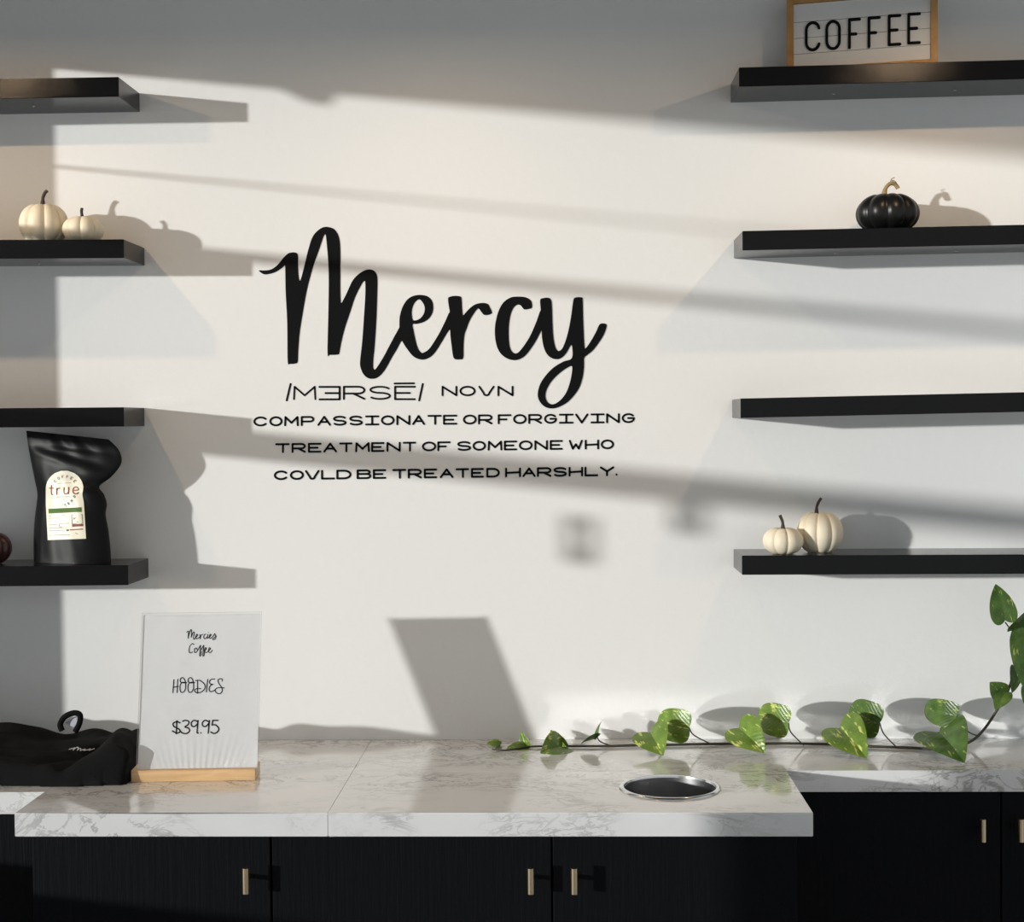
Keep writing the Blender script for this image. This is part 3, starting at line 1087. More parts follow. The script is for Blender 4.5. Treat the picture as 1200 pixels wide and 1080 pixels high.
for ch, x0, y0, x1, y1 in (('C', 245, 148, 328, 322), ('O', 376, 140, 457, 314), ('F', 521, 128, 585, 306), ('F', 646, 117, 712, 300),
                           ('E', 775, 104, 843, 287), ('E', 900, 93, 968, 277)):
    bm = bmesh.new()
    c = lambda u, v: lbm(900 + (x0 + (x1 - x0) * u) / 5.4545, (y1 - 4 * u + (y0 - y1) * v) / 5.4545)
    g = GL[ch]
    if ch == 'C':
        g = [arc(.5, .72, .5, .28, 15, 180, 12) + arc(.5, .28, .5, .28, 180, 345, 12)]
    if ch == 'O':
        g = [arc(.5, .72, .5, .28, 0, 180, 12) + arc(.5, .28, .5, .28, 180, 360, 12) + [(1, .72)]]
    strokes(bm, g, c, 0.0056, ln_, 0.0035)
    part(lb, 'letter', bm, M_INK)

# ------------------------------------------------------------------ pumpkins


def pumpkin(label, xl, xr, ytop, zbase, d, ribs, skin, stem_pts, stem_r, stem_m, phase=0.0, group='small decorative pumpkins', tendril=None,
            flat=0.0):
    c0 = PW((xl + xr) / 2, ytop, d)
    R = (PW(xr, ytop, d).x - PW(xl, ytop, d).x) / 2
    H = c0.z - zbase
    base = Vector((c0.x, -d, zbase))
    t = thing('pumpkin', base, label, 'pumpkin', group)
    prof = []
    n = 22
    for i in range(n + 1):
        a = -PI / 2 + PI * i / n
        r = R * math.cos(a) ** 0.78 if abs(math.cos(a)) > 1e-6 else 0
        z = H / 2 + (H / 2) * math.sin(a)
        z -= H * 0.13 * max(0, math.sin(a)) ** 5 * (1 - min(1, r / (0.45 * R))) if a > 0 else 0
        z += H * 0.10 * max(0, -math.sin(a)) ** 5 * (1 - min(1, r / (0.5 * R))) if a < 0 else 0
        prof.append((max(r, 0), z))
    prof[0] = (0, prof[0][1])
    prof[-1] = (0, prof[-1][1])

    def mod(th, r, z):
        k = abs(math.cos((th * ribs + phase) / 2)) ** 0.42
        g = 0.83 + 0.17 * k
        wv = 1 + 0.015 * math.sin(2 * th + phase)
        return r * g * wv / 1.0, H / 2 + (z - H / 2) * (0.95 + 0.05 * k)

    bm = bmesh.new()
    lathe(bm, prof, base, 12 * ribs, mod)
    zmin = min(v.co.z for v in bm.verts)
    bmesh.ops.translate(bm, verts=bm.verts, vec=(0, 0, zbase - zmin + 0.0003))
    part(t, 'body', bm, skin, True)
    zt = zbase + H
    bm = bmesh.new()
    pts = [PW(x, y, d - dd) for x, y, dd in stem_pts]
    pts = [base + Vector((pts[0].x - base.x, 0, H * 0.84))] + pts
    pts = cr([tuple(p) for p in pts], 5)
    m = len(pts)
    rr = [stem_r * (1.5 - 0.75 * min(1, i / (m * .35))) + stem_r * 0.12 * (i / m) for i in range(m)]
    tube(bm, pts, rr, 9)
    st = part(t, 'stem', bm, stem_m, True)
    if tendril:
        bm = bmesh.new()
        tube(bm, cr([tuple(PW(x, y, d - dd)) for x, y, dd in tendril], 6), 0.0009, 6)
        part(st, 'tendril', bm, stem_m, True)
    return t


dp = 0.082


def shz(key, px, d):
    return SH[key](PW(px, 300, d).x)


pumpkin('larger cream pumpkin on the upper left shelf', 22.5, 79.5, 236.5, shz('L2', 50, dp), dp, 8, M_PUMP,
        [(50, 236, 0), (50.5, 231, 0), (53, 225.5, 0), (55.5, 223.5, 0)], 0.0042, M_STEM, 0.6)
pumpkin('smaller cream pumpkin on the upper left shelf', 73.5, 121.5, 252, shz('L2', 97, .10), 0.10, 8, M_PUMP,
        [(96, 252, 0), (95.5, 248, 0), (96, 244.5, 0.004)], 0.0038, M_STEM, 2.2)
pumpkin('matte black pumpkin with a curled golden stem on the right shelf', 1002.5, 1077.5, 225, shz('R2', 1040, dp), dp, 9, M_PUMPB,
        [(1036.5, 226, 0), (1038.5, 219.5, 0), (1043.5, 215, 0), (1049, 216, 0), (1052.5, 221, 0)], 0.0050, M_STEMG, 0.3,
        tendril=[(1044, 216, 0), (1044, 211.5, -.004), (1049, 212.5, -.004), (1051.5, 217, -.003), (1047, 213, -.006), (1044.5, 210, 0), (1048.5, 208, 0.0)])
pumpkin('larger cream pumpkin behind on the lowest right shelf', 933, 987.5, 596.5, shz('R4', 960, .085), 0.085, 9, M_PUMP,
        [(957, 597, 0), (957.5, 592.5, 0), (960, 587, 0), (962.5, 583.5, 0)], 0.0036, M_STEM, 1.0)
pumpkin('smaller cream pumpkin in front on the lowest right shelf', 894, 941, 616, shz('R4', 917, .118), 0.118, 8, M_PUMP,
        [(917.5, 616, 0), (917, 611, 0), (915, 606, 0), (914, 603.5, 0)], 0.0038, M_STEM, 2.0)
pumpkin('dark burgundy pumpkin at the left edge beside the coffee bag', -36, 12.5, 621.5, shz('L4', -10, .09), 0.09, 9, M_PUMPR,
        [(-12, 621, 0), (-11, 614, 0), (-8, 610, 0)], 0.0042, M_STEM, 0.9)

# ------------------------------------------------------------------ coffee bag
zb_ = SH['L4'](PW(85, 655, .09).x)
s5 = lambda pts: [(20 + x / 5.686, 490 + y / 5.686) for x, y in pts]
Lp = s5([(112, 952), (110, 850), (113, 740), (120, 650), (130, 570), (135, 500), (118, 410), (98, 310), (80, 215), (68, 140), (62, 82)])
Rp = s5([(626, 948), (620, 850), (606, 730), (590, 640), (598, 570), (578, 505), (547, 452), (625, 392), (694, 300), (680, 215), (610, 140)])
BD = 0.088
nv, nu = 60, 36
Lc, Rc = cr(Lp, 6), cr(Rp, 6)
nv = len(Lc)
bagbase = Vector((PW(85, 655, BD).x, -BD, zb_))
bag = thing('coffee_bag', bagbase, 'black foil coffee pouch with a cream label on the left shelf', 'coffee bag')
bm = bmesh.new()


def thick(v):
    if v > 0.86:
        return 0.0035 + 0.005 * (1 - v) / 0.14
    return 0.0085 + 0.030 * (1 - (v / 0.86)) ** 0.6


front, back = [], []
for j in range(nv):
    v = j / (nv - 1)
    pl, pr = PW(*Lc[j], BD - 0.034), PW(*Rc[j], BD + 0.014)
    fr, bk = [], []
    for i in range(nu + 1):
        u = i / nu
        p = pl.lerp(pr, u)
        prof = max(0.0, 1 - abs(2 * u - 1) ** 2.6) ** 0.75
        T = thick(v) * prof
        wr = 0.0
        if 0.05 < u < 0.97:
            wr += 0.0030 * math.exp(-((v - 0.56 - 0.25 * (u - .8)) / 0.03) ** 2) * max(0, u - 0.35) * 2.2
            wr -= 0.0042 * math.exp(-((v - 0.61 - 0.22 * (u - .9)) / 0.035) ** 2) * max(0, u - 0.40) * 2.0
            wr += 0.0026 * math.exp(-((v - 0.80 + 0.10 * u) / 0.025) ** 2)
            wr -= 0.0020 * math.exp(-((v - 0.855 + 0.10 * u) / 0.018) ** 2)
            wr += 0.0022 * math.exp(-((u - 0.13 - 0.05 * v) / 0.035) ** 2) * (1 - v)
            wr += 0.0016 * math.sin(23 * u + 9 * v) * math.sin(7 * v + 1) * prof * (0.4 + v)
            wr += 0.0025 * math.exp(-((u - 0.72 + .1 * v) / 0.05) ** 2) * math.exp(-((v - .35) / .2) ** 2)
        edge = 0.0008
        fr.append(Vector((p.x, p.y - edge - T - wr * prof, p.z)))
        bk.append(Vector((p.x, p.y + edge + T * 0.85, p.z)))
    front.append(fr)
    back.append(bk)
dz = zb_ + 0.0004 - min(p.z for p in front[0] + back[0])
for g in (front, back):
    for p in g[0]:
        p.z = zb_ + 0.0004
VF = [[bm.verts.new(p) for p in r] for r in front]
VB = [[bm.verts.new(p) for p in r] for r in back]
for j in range(nv - 1):
    for i in range(nu):
        bm.faces.new((VF[j][i], VF[j][i + 1], VF[j + 1][i + 1], VF[j + 1][i]))
        bm.faces.new((VB[j][i + 1], VB[j][i], VB[j + 1][i], VB[j + 1][i + 1]))
    bm.faces.new((VB[j][0], VF[j][0], VF[j + 1][0], VB[j + 1][0]))
    bm.faces.new((VF[j][nu], VB[j][nu], VB[j + 1][nu], VF[j + 1][nu]))
for i in range(nu):
    bm.faces.new((VF[0][i + 1], VF[0][i], VB[0][i], VB[0][i + 1]))
    bm.faces.new((VF[-1][i], VF[-1][i + 1], VB[-1][i + 1], VB[-1][i]))
bag_bvh = BVHTree.FromBMesh(bm)
pouch = part(bag, 'pouch', bm, M_BAG, True)


def on_bvh(bvh, px, py, off, fallback):
    r = ray(px, py).normalized()
    hit = bvh.ray_cast(CAM, r)
    if hit[0] is None:
        return PW(px, py, fallback)
    return hit[0] - r * off


s8 = lambda x, y: (45 + x / 12.0, 545 + y / 12.0)
# label: arched sheet following the front of the pouch
bm = bmesh.new()
rows = 30
grid = []
for j in range(rows + 1):
    yy = 78 + (1042 - 78) * j / rows
    if yy < 330:
        k = max(0.0, 1 - ((330 - yy) / 256.0) ** 2) ** 0.5
        xa, xb = 368 - 264 * k, 368 + 264 * k
    else:
        f = (yy - 330) / (1042 - 330)
        xa = 104 + 27 * max(0, f - .3) / .7
        xb = 632 - 14 * math.exp(-((f - .12) / .1) ** 2) + 42 * max(0, f - .1)
    sk = 20 * (yy / 1042)
    rw = []
    for i in range(13):
        x = xa + (xb - xa) * i / 12
        y = yy - sk * (i / 12 - .5) * (1 if yy > 500 else 0.2)
        rw.append(bm.verts.new(on_bvh(bag_bvh, *s8(x, y), 0.0007, BD + .03)))
    grid.append(rw)
for a, b in zip(grid, grid[1:]):
    for i in range(12):
        bm.faces.new((a[i], a[i + 1], b[i + 1], b[i]))
bmesh.ops.remove_doubles(bm, verts=bm.verts, dist=1e-6)
res = bmesh.ops.solidify(bm, geom=list(bm.faces), thickness=-0.0003)
lab = part(pouch, 'label', bm, M_LABEL, True, 'cream arched paper label')
bmap = lambda x, y: on_bvh(bag_bvh, *s8(x, y), 0.0012, BD + .03)
NBAG = Vector((0, -1, 0))
U12 = PXM / 12.0


def lab_part(name, lines, w, m, smooth=True):
    bm = bmesh.new()
    strokes(bm, lines, bmap, w * U12, NBAG, 0.0002, smooth)
    return bm


def lab_glyph(bm, ch, x, y, wd, ht, rot, w):
    ca, sa = math.cos(rot), math.sin(rot)
    strokes(bm, GL[ch], lambda u, v: bmap(x + ca * (u - .5) * wd + sa * (.5 - v) * -ht, y + sa * (u - .5) * wd + ca * (.5 - v) * ht),
            w * U12, NBAG, 0.0002)




def patch(bm, a, b, c, d, n=14, k=4):
    """thin printed patch following the pouch, corners in label coordinates"""
    g = []
    for j in range(k + 1):
        row = []
        for i in range(n + 1):
            u, v = i / n, j / k
            x = (a[0] * (1 - u) + b[0] * u) * (1 - v) + (d[0] * (1 - u) + c[0] * u) * v
            y = (a[1] * (1 - u) + b[1] * u) * (1 - v) + (d[1] * (1 - u) + c[1] * u) * v
            row.append(bm.verts.new(bmap(x, y)))
        g.append(row)
    for p, q_ in zip(g, g[1:]):
        for i in range(n):
            bm.faces.new((p[i], p[i + 1], q_[i + 1], q_[i]))
    bmesh.ops.solidify(bm, geom=list(bm.faces), thickness=-0.0002)


bm = bmesh.new()
strokes(bm, [S((183, 285), (183, 380), (188, 408), (200, 412)), [(158, 322), (205, 322)],
             [(258, 325), (258, 408)], S((260, 355), (275, 328), (300, 322)),
             S((362, 315), (362, 375), (375, 400), (400, 400), (422, 375)), [(424, 312), (424, 402)],
             S((487, 352), (560, 348), (555, 318), (525, 305), (495, 325), (485, 360), (500, 395), (535, 400), (562, 385))],
        bmap, 17 * U12, NBAG, 0.0002)
for k, ch in enumerate('COFFEE'):
    an = math.radians(-52 + 104 * k / 5)
    lab_glyph(bm, ch, 375 + 175 * math.sin(an), 330 - 172 * math.cos(an), 24, 34, an, 7)
part(pouch, 'label_print', bm, M_LRED, label='rust brown lettering on the cream label')
bm = bmesh.new()
patch(bm, (140, 612), (605, 590), (610, 655), (145, 678))
part(pouch, 'label_band', bm, M_LGREEN, label='green stripe across the label')
bm = bmesh.new()
patch(bm, (472, 830), (628, 822), (630, 855), (474, 865))
part(pouch, 'label_print', bm, M_LPINK, label='dull red box on the label')
bm = bmesh.new()
patch(bm, (440, 902), (625, 890), (625, 904), (440, 916))
part(pouch, 'label_print', bm, M_LPINK, label='dull red line on the label')
bm = bmesh.new()
strokes(bm, [[(465, 700), (612, 690), (622, 815), (475, 825), (465, 700)]], bmap, 6 * U12, NBAG, 0.0002)
strokes(bm, [[(150, 712), (370, 705)], [(150, 745), (300, 741)], [(150, 840), (260, 830)], [(150, 885), (400, 875)], [(290, 830), (300, 870), (330, 872)],
             [(150, 922), (380, 912)], [(260, 255), (340, 252)], [(375, 250), (450, 248)], [(255, 445), (440, 440)], [(300, 820), (430, 815)],
             [(490, 730), (500, 760), (520, 735)], [(540, 790), (555, 800)], [(520, 950), (550, 965)], [(150, 985), (440, 975)]],
        bmap, 6 * U12, NBAG, 0.0002)
for k, ch in enumerate('SRET'):
    lab_glyph(bm, ch, (505, 470, 425, 380)[k], (440, 500, 535, 560)[k], 22, 30, -0.7, 9)
strokes(bm, [[(405, 913), (415, 912)]], bmap, 28 * U12, NBAG, 0.0003)
part(pouch, 'label_print', bm, M_LGREY, label='small grey print on the label')

# ------------------------------------------------------------------ table sign
fa, fb = PZ(153.9, 916.5, ZT), PZ(298.8, 914.2, ZT)
sx = (fb - fa)
BL = sx.length
sx.normalize()
sn = Vector((sx.y, -sx.x, 0))          # toward the room
BDP = 0.074
sb = (fa + fb) / 2
ts = thing('table_sign', sb, 'upright acrylic price sign in an oak block on the worktop', 'sign')


def TS(u, v, t):                        # along base, up, towards the room from the base front edge
    return fa + sx * u + Vector((0, 0, v)) + sn * t


bh = PW(298.8, 900.6, -fb.y).z - ZT
prf = [(0.0, 0.0005), (0.0, bh - .001), (-.001, bh), (-BDP + .004, bh + .0), (-BDP, bh - .004), (-BDP, .0005)]
bm = bmesh.new()
prism(bm, [(p[0], p[1]) for p in prf], [], lambda a, b, t: TS(t, b, a), 0, BL)
part(ts, 'base', bm, M_OAK)
# sheet: leans away from the room
LEAN = math.atan2(0.076, 0.29)
v_up = (Vector((0, 0, 1)) * math.cos(LEAN) - sn * math.sin(LEAN)).normalized()
nS = sx.cross(v_up).normalized()
if nS.dot(sn) < 0:
    nS = -nS
pS0 = TS(0, bh, -0.012)
cTL, cTR = PP(169.8, 718.2, pS0, nS), PP(308.6, 716.6, pS0, nS)
cBL, cBR = PP(156.6, 902, pS0, nS), PP(300.2, 900.5, pS0, nS)
ua, ub = ((cTL + cBL) / 2 - pS0).dot(sx), ((cTR + cBR) / 2 - pS0).dot(sx)
vt = ((cTL + cTR) / 2 - pS0).dot(v_up)


def SG(u, v, t):
    return pS0 + sx * u + v_up * v + nS * t


bm = bmesh.new()
prism(bm, [(ua, -0.012), (ub, -0.012), (ub, vt), (ua, vt)], [], SG, 0.0002, 0.0022)
part(ts, 'acrylic_front', bm, M_ACRYL)
bm = bmesh.new()
prism(bm, [(ua, -0.012), (ub, -0.012), (ub, vt), (ua, vt)], [], SG, -0.0042, -0.0022)
part(ts, 'acrylic_back', bm, M_ACRYL)
M_EDGE = mat('polished_acrylic_edge', (0.50, 0.53, 0.53, 1), 0.15)
for o in ts.children:
    if o.name.startswith('acrylic'):
        o.data.materials.append(M_EDGE)
        for p in o.data.polygons:
            if abs(p.normal.dot(nS)) < 0.5:
                p.material_index = 1
# paper with shallow cockling
bm = bmesh.new()
nx, ny = 90, 60
pv = []
for j in range(ny + 1):
    v = -0.010 + (vt - 0.004 + 0.010) * j / ny
    row = []
    for i in range(nx + 1):
        u = ua + 0.0022 + (ub - ua - 0.004) * i / nx
        s = i / nx - 0.5
        w = j / ny
        fan = s / (0.55 + 0.9 * w)
        rip = math.sin(fan * 78) * math.exp(-(w / 0.17) ** 2) * (1 - min(1, abs(s) * 1.9) ** 3)
        big = 0.6 * math.sin(9 * s + 5 * w) * math.sin(6 * w + 2 * s)
        row.append(bm.verts.new(SG(u, v, -0.0008 + 0.00045 * rip + 0.00014 * big)))
    pv.append(row)
for j in range(ny):
    for i in range(nx):
        bm.faces.new((pv[j][i], pv[j][i + 1], pv[j + 1][i + 1], pv[j + 1][i]))
bmesh.ops.solidify(bm, geom=list(bm.faces), thickness=0.00015)
pap = part(ts, 'paper', bm, M_PAPER, True)
sg_map = lambda x, y: PP(x, y, SG(0, 0, -0.0003), nS)
SPX = PXM * 0.885
h7 = lambda ls: [({'s': True, 'p': [(190 + x / 12, 780 + y / 12) for x, y in l['p']]} if isinstance(l, dict)
                  else [(190 + x / 12, 780 + y / 12) for x, y in l]) for l in ls]
h6 = lambda ls: [({'s': True, 'p': [(190 + x / 13.333, 725 + y / 13.333) for x, y in l['p']]} if isinstance(l, dict)
                  else [(190 + x / 13.333, 725 + y / 13.333) for x, y in l]) for l in ls]
O1 = [(335, 235), (300, 230), (262, 250), (250, 310), (262, 365), (295, 370), (325, 330), (330, 260), (318, 200), (290, 165), (260, 180), (255, 220),
      (290, 238), (345, 235)]
bm = bmesh.new()
strokes(bm, h7([[(165, 195), (150, 378)], [(218, 190), (210, 375)], [(160, 300), (228, 288)], S(*O1), S(*[(x + 112, y) for x, y in O1]),
                [(497, 210), (497, 385)], S((470, 206), (530, 205), (590, 250), (605, 300), (580, 345), (530, 375), (480, 376), (455, 345), (480, 322), (545, 320)),
                [(640, 190), (622, 365)],
                S((740, 185), (690, 190), (665, 225), (680, 255), (715, 260), (680, 275), (660, 320), (675, 360), (710, 358), (745, 335)),
                S((845, 215), (845, 187), (810, 182), (785, 205), (800, 250), (835, 300), (845, 350), (815, 388), (775, 385), (745, 350), (765, 315), (820, 305), (872, 310))]),
        sg_map, 1.1 * SPX, nS, 0.0002)
part(ts, 'product_word', bm, M_INK)
N9 = [(500, 785), (450, 765), (410, 800), (420, 845), (460, 850), (502, 805)]
bm = bmesh.new()
strokes(bm, h7([S((250, 800), (205, 785), (155, 808), (165, 850), (230, 885), (255, 920), (210, 945), (145, 915)), [(207, 770), (198, 955)],
                S((290, 778), (330, 765), (375, 782), (365, 825), (320, 858), (370, 875), (385, 915), (345, 950), (290, 945), (262, 925)),
                S(*N9), [(505, 768), (490, 942), (508, 945)], S(*[(x + 155, y) for x, y in N9]), [(664, 768), (648, 945)],
                [(785, 766), (712, 766), (702, 832)], S((702, 832), (750, 830), (795, 875), (785, 920), (735, 950), (685, 930)), [(545, 942)]]),
        sg_map, 1.55 * SPX, nS, 0.0002)
part(ts, 'price', bm, M_INK)
bm = bmesh.new()
F1 = [(560, 485), (600, 412), (592, 500), (585, 572), (603, 572), (612, 505)]
strokes(bm, h6([S((385, 207), (412, 192), (408, 250), (405, 303)), S((405, 300), (428, 212), (453, 165), (460, 220), (455, 285)),
                S((455, 285), (480, 218), (502, 212), (490, 295), (502, 318), (530, 282), (556, 252), (540, 240), (525, 280), (545, 310), (585, 285)),
                S((588, 245), (596, 310)), S((597, 290), (608, 255), (634, 242)), S((685, 240), (660, 245), (650, 285), (670, 310), (705, 280)),
                S((716, 242), (706, 300), (735, 285), (765, 250), (750, 240), (737, 280), (755, 305), (795, 270), (822, 228)),
                S((822, 228), (838, 295), (805, 325), (790, 310), (850, 268)), [(724, 210)],
                S((497, 398), (467, 388), (432, 430), (420, 500), (437, 530), (478, 515)), S((505, 465), (510, 525), (550, 500), (535, 455), (507, 470)),
                S(*F1), S(*[(x + 50, y) for x, y in F1]), S((662, 500), (692, 465), (676, 450), (660, 500), (690, 525), (722, 503)),
                S((724, 500), (754, 465), (738, 450), (722, 500), (750, 527), (785, 490))]),
        sg_map, 0.95 * SPX, nS, 0.0002)
part(ts, 'shop_name', bm, M_INK)

# ------------------------------------------------------------------ folded hoodie
hx0, hx1 = WX + 0.05, PZ(152, 915, ZT).x
HD0, HD1 = 0.07, 0.0
fr0 = -PZ(60, 920.5, ZT).y


def ridge(px, py, a, b, w, h):
    """smooth fold between plan points a and b"""
    ax, ay = a
    bx, by = b
    t = max(0, min(1, ((px - ax) * (bx - ax) + (py - ay) * (by - ay)) / ((bx - ax) ** 2 + (by - ay) ** 2)))
    qx, qy = ax + t * (bx - ax), ay + t * (by - ay)
    return h * math.exp(-(((px - qx) ** 2 + (py - qy) ** 2) / (w * w)))


def hoodie_h(x, d):
    # plan outline: superellipse with a rounded right lobe
    s = (x - hx0) / (hx1 - hx0)
    front = fr0 - 0.012 * math.exp(-((s - 1.0) / 0.1) ** 2) + 0.006 * math.sin(9 * s)
    back = 0.085 + 0.02 * math.sin(7 * s + 1)
    right = hx1 - 0.055 * max(0, (0.30 - d) / 0.25) ** 2 + 0.004 * math.sin(40 * d) - 0.010 * max(0, 1 - ((d - 0.33) / 0.06) ** 2)
    e = min((front - d) / 0.026, (d - back) / 0.05, (right - x) / 0.035, (x - hx0) / 0.05)
    e = max(0.0, min(1.0, e))
    edge = (1 - (1 - e) ** 2.4) ** 0.7
    h = 0.050 + 0.010 * math.sin(5.5 * s + 0.6) + 0.020 * max(0, 0.45 - s)
    h += ridge(x, d, (hx1 - 0.035, 0.385), (hx1 - 0.06, 0.22), 0.032, 0.030)
    h -= ridge(x, d, (hx1 - 0.12, 0.40), (hx1 - 0.09, 0.24), 0.018, 0.014)
    h += ridge(x, d, (hx1 - 0.33, 0.22), (hx1 - 0.50, 0.34), 0.035, 0.012)
    h += ridge(x, d, (hx1 - 0.30, 0.33), (hx1 - 0.10, 0.31), 0.016, 0.006)
    h -= ridge(x, d, (hx1 - 0.17, 0.38), (hx1 - 0.08, 0.26), 0.022, 0.012)
    h += ridge(x, d, (hx1 - 0.60, 0.12), (hx1 - 0.05, 0.13), 0.030, 0.012)
    h -= 0.010 * math.exp(-((x - (hx1 - 0.085)) / 0.03) ** 2) * math.exp(-((d - 0.12) / 0.06) ** 2)
    h -= 0.012 * math.exp(-((x - (hx1 - 0.215)) / 0.05) ** 2) * math.exp(-((d - 0.12) / 0.07) ** 2)
    h += 0.003 * math.sin(31 * x + 17 * d) * math.sin(23 * d - 13 * x) + 0.0015 * math.sin(70 * x - 41 * d)
    return ZT + 0.0006 + max(0.0, h * edge)


hd = thing('folded_hoodie', ((hx0 + hx1) / 2, -0.25, ZT), 'black folded hoodie lying on the worktop beside the price sign', 'hoodie')
bm = bmesh.new()
nx, ny = 130, 60
hv = []
for j in range(ny + 1):
    d = 0.075 + (fr0 + 0.015 - 0.075) * j / ny
    hv.append([bm.verts.new(((hx0 + (hx1 + 0.012 - hx0) * i / nx), -d, hoodie_h(hx0 + (hx1 + 0.012 - hx0) * i / nx, d))) for i in range(nx + 1)])
for v in bm.verts:                          # the front lobe bulges over its own foot
    d, up = -v.co.y, v.co.z - ZT
    a_ = max(0, min(1, (d - 0.374) / 0.018)) * max(0, min(1, (up - 0.024) / 0.03))
    v.co.x += 0.024 * a_ * math.exp(-((hx1 - v.co.x) / 0.05) ** 2)
for j in range(ny):
    for i in range(nx):
        fcs = (hv[j][i], hv[j + 1][i], hv[j + 1][i + 1], hv[j][i + 1])
        if max(v.co.z for v in fcs) > ZT + 0.0015:
            bm.faces.new(fcs)
for v in [v for v in bm.verts if not v.link_faces]:
    bm.verts.remove(v)
# close underneath
bound = [e for e in bm.edges if e.is_boundary]
ext = bmesh.ops.extrude_edge_only(bm, edges=bound)
for v in [g for g in ext['geom'] if isinstance(g, bmesh.types.BMVert)]:
    v.co.z = ZT + 0.0004
hood_bvh = BVHTree.FromBMesh(bm)
hb = part(hd, 'fabric', bm, M_HOOD, True)
# hanging loop of the hood standing up at the back
lp = [(73, 856), (70.5, 849), (74, 841.5), (80, 837.2), (87.5, 835.2), (93.3, 837), (94, 843), (92, 850), (88, 857)]
bm = bmesh.new()
pts = [tuple(PW(x, y, 0.165)) for x, y in lp]
pts = cr(pts, 5)
tube(bm, pts, 0.0060, 9)
part(hd, 'neck_loop', bm, M_HOOD, True)
bm = bmesh.new()
tg = [(76, 846.5), (92, 837.5), (91.5, 846), (86, 852)]
prism(bm, tg, [], lambda u, v, t: PW(u, v, t), 0.158, 0.1595)
part(hd, 'care_label', bm, mat('satin_label', (0.55, 0.55, 0.62, 1), 0.5), label='pale grey care label inside the neck')
bm = bmesh.new()
s9 = lambda ls: [S(*[(x / 6.667, 820 + y / 6.667) for x, y in l]) for l in ls]
hm = lambda x, y: on_bvh(hood_bvh, x, y, 0.0016, 0.3)
strokes(bm, s9([[(542, 385), (560, 380), (585, 375), (572, 390)], [(572, 390), (600, 370), (612, 375), (605, 392)],
                [(605, 392), (625, 378), (632, 385), (628, 396), (645, 388)], [(648, 388), (665, 384), (655, 394), (690, 388)],
                [(690, 388), (705, 382), (698, 393), (735, 380)]]), hm, 1.15 * PXM, Vector((0, -.8, .6)), 0.0004)
part(hd, 'chest_print', bm, M_THREAD, label='small white script print')

# ------------------------------------------------------------------ trailing pothos
DV = -PZ(800, 875, ZT).y
pot = thing('pothos_vine', PZ(860, 876, ZT), 'green trailing pothos vine lying along the worktop beside the wall', 'plant')


def VZ(px, py, lift=0.0036):
    p = PZ(px, py, ZT)
    return Vector((p.x, p.y, ZT + lift))


stem = [VZ(577, 879.5), VZ(590, 881), VZ(606, 879), VZ(622, 876.5), VZ(660, 876), VZ(712, 876), VZ(745, 875), VZ(780, 874.5),
        VZ(830, 873.5), VZ(890, 873), VZ(935, 873), VZ(1000, 874.5), VZ(1022, 876.5), VZ(1068, 878), VZ(1100, 880), VZ(1122, 876)]
d_end = -stem[-1].y
stem += [PW(1140, 867, d_end - .005), PW(1155, 852, d_end - .005), PW(1170, 829, d_end), PW(1182, 807, d_end), PW(1190, 780, d_end),
         PW(1197, 748, d_end), PW(1214, 705, d_end), PW(1240, 672, d_end)]
sp = cr([tuple(p) for p in stem], 6)
bm = bmesh.new()
tube(bm, sp, [0.0017 + 0.0012 * min(1, i / 40) for i in range(len(sp))], 8)
stem_o = part(pot, 'stem', bm, M_VINE, True)


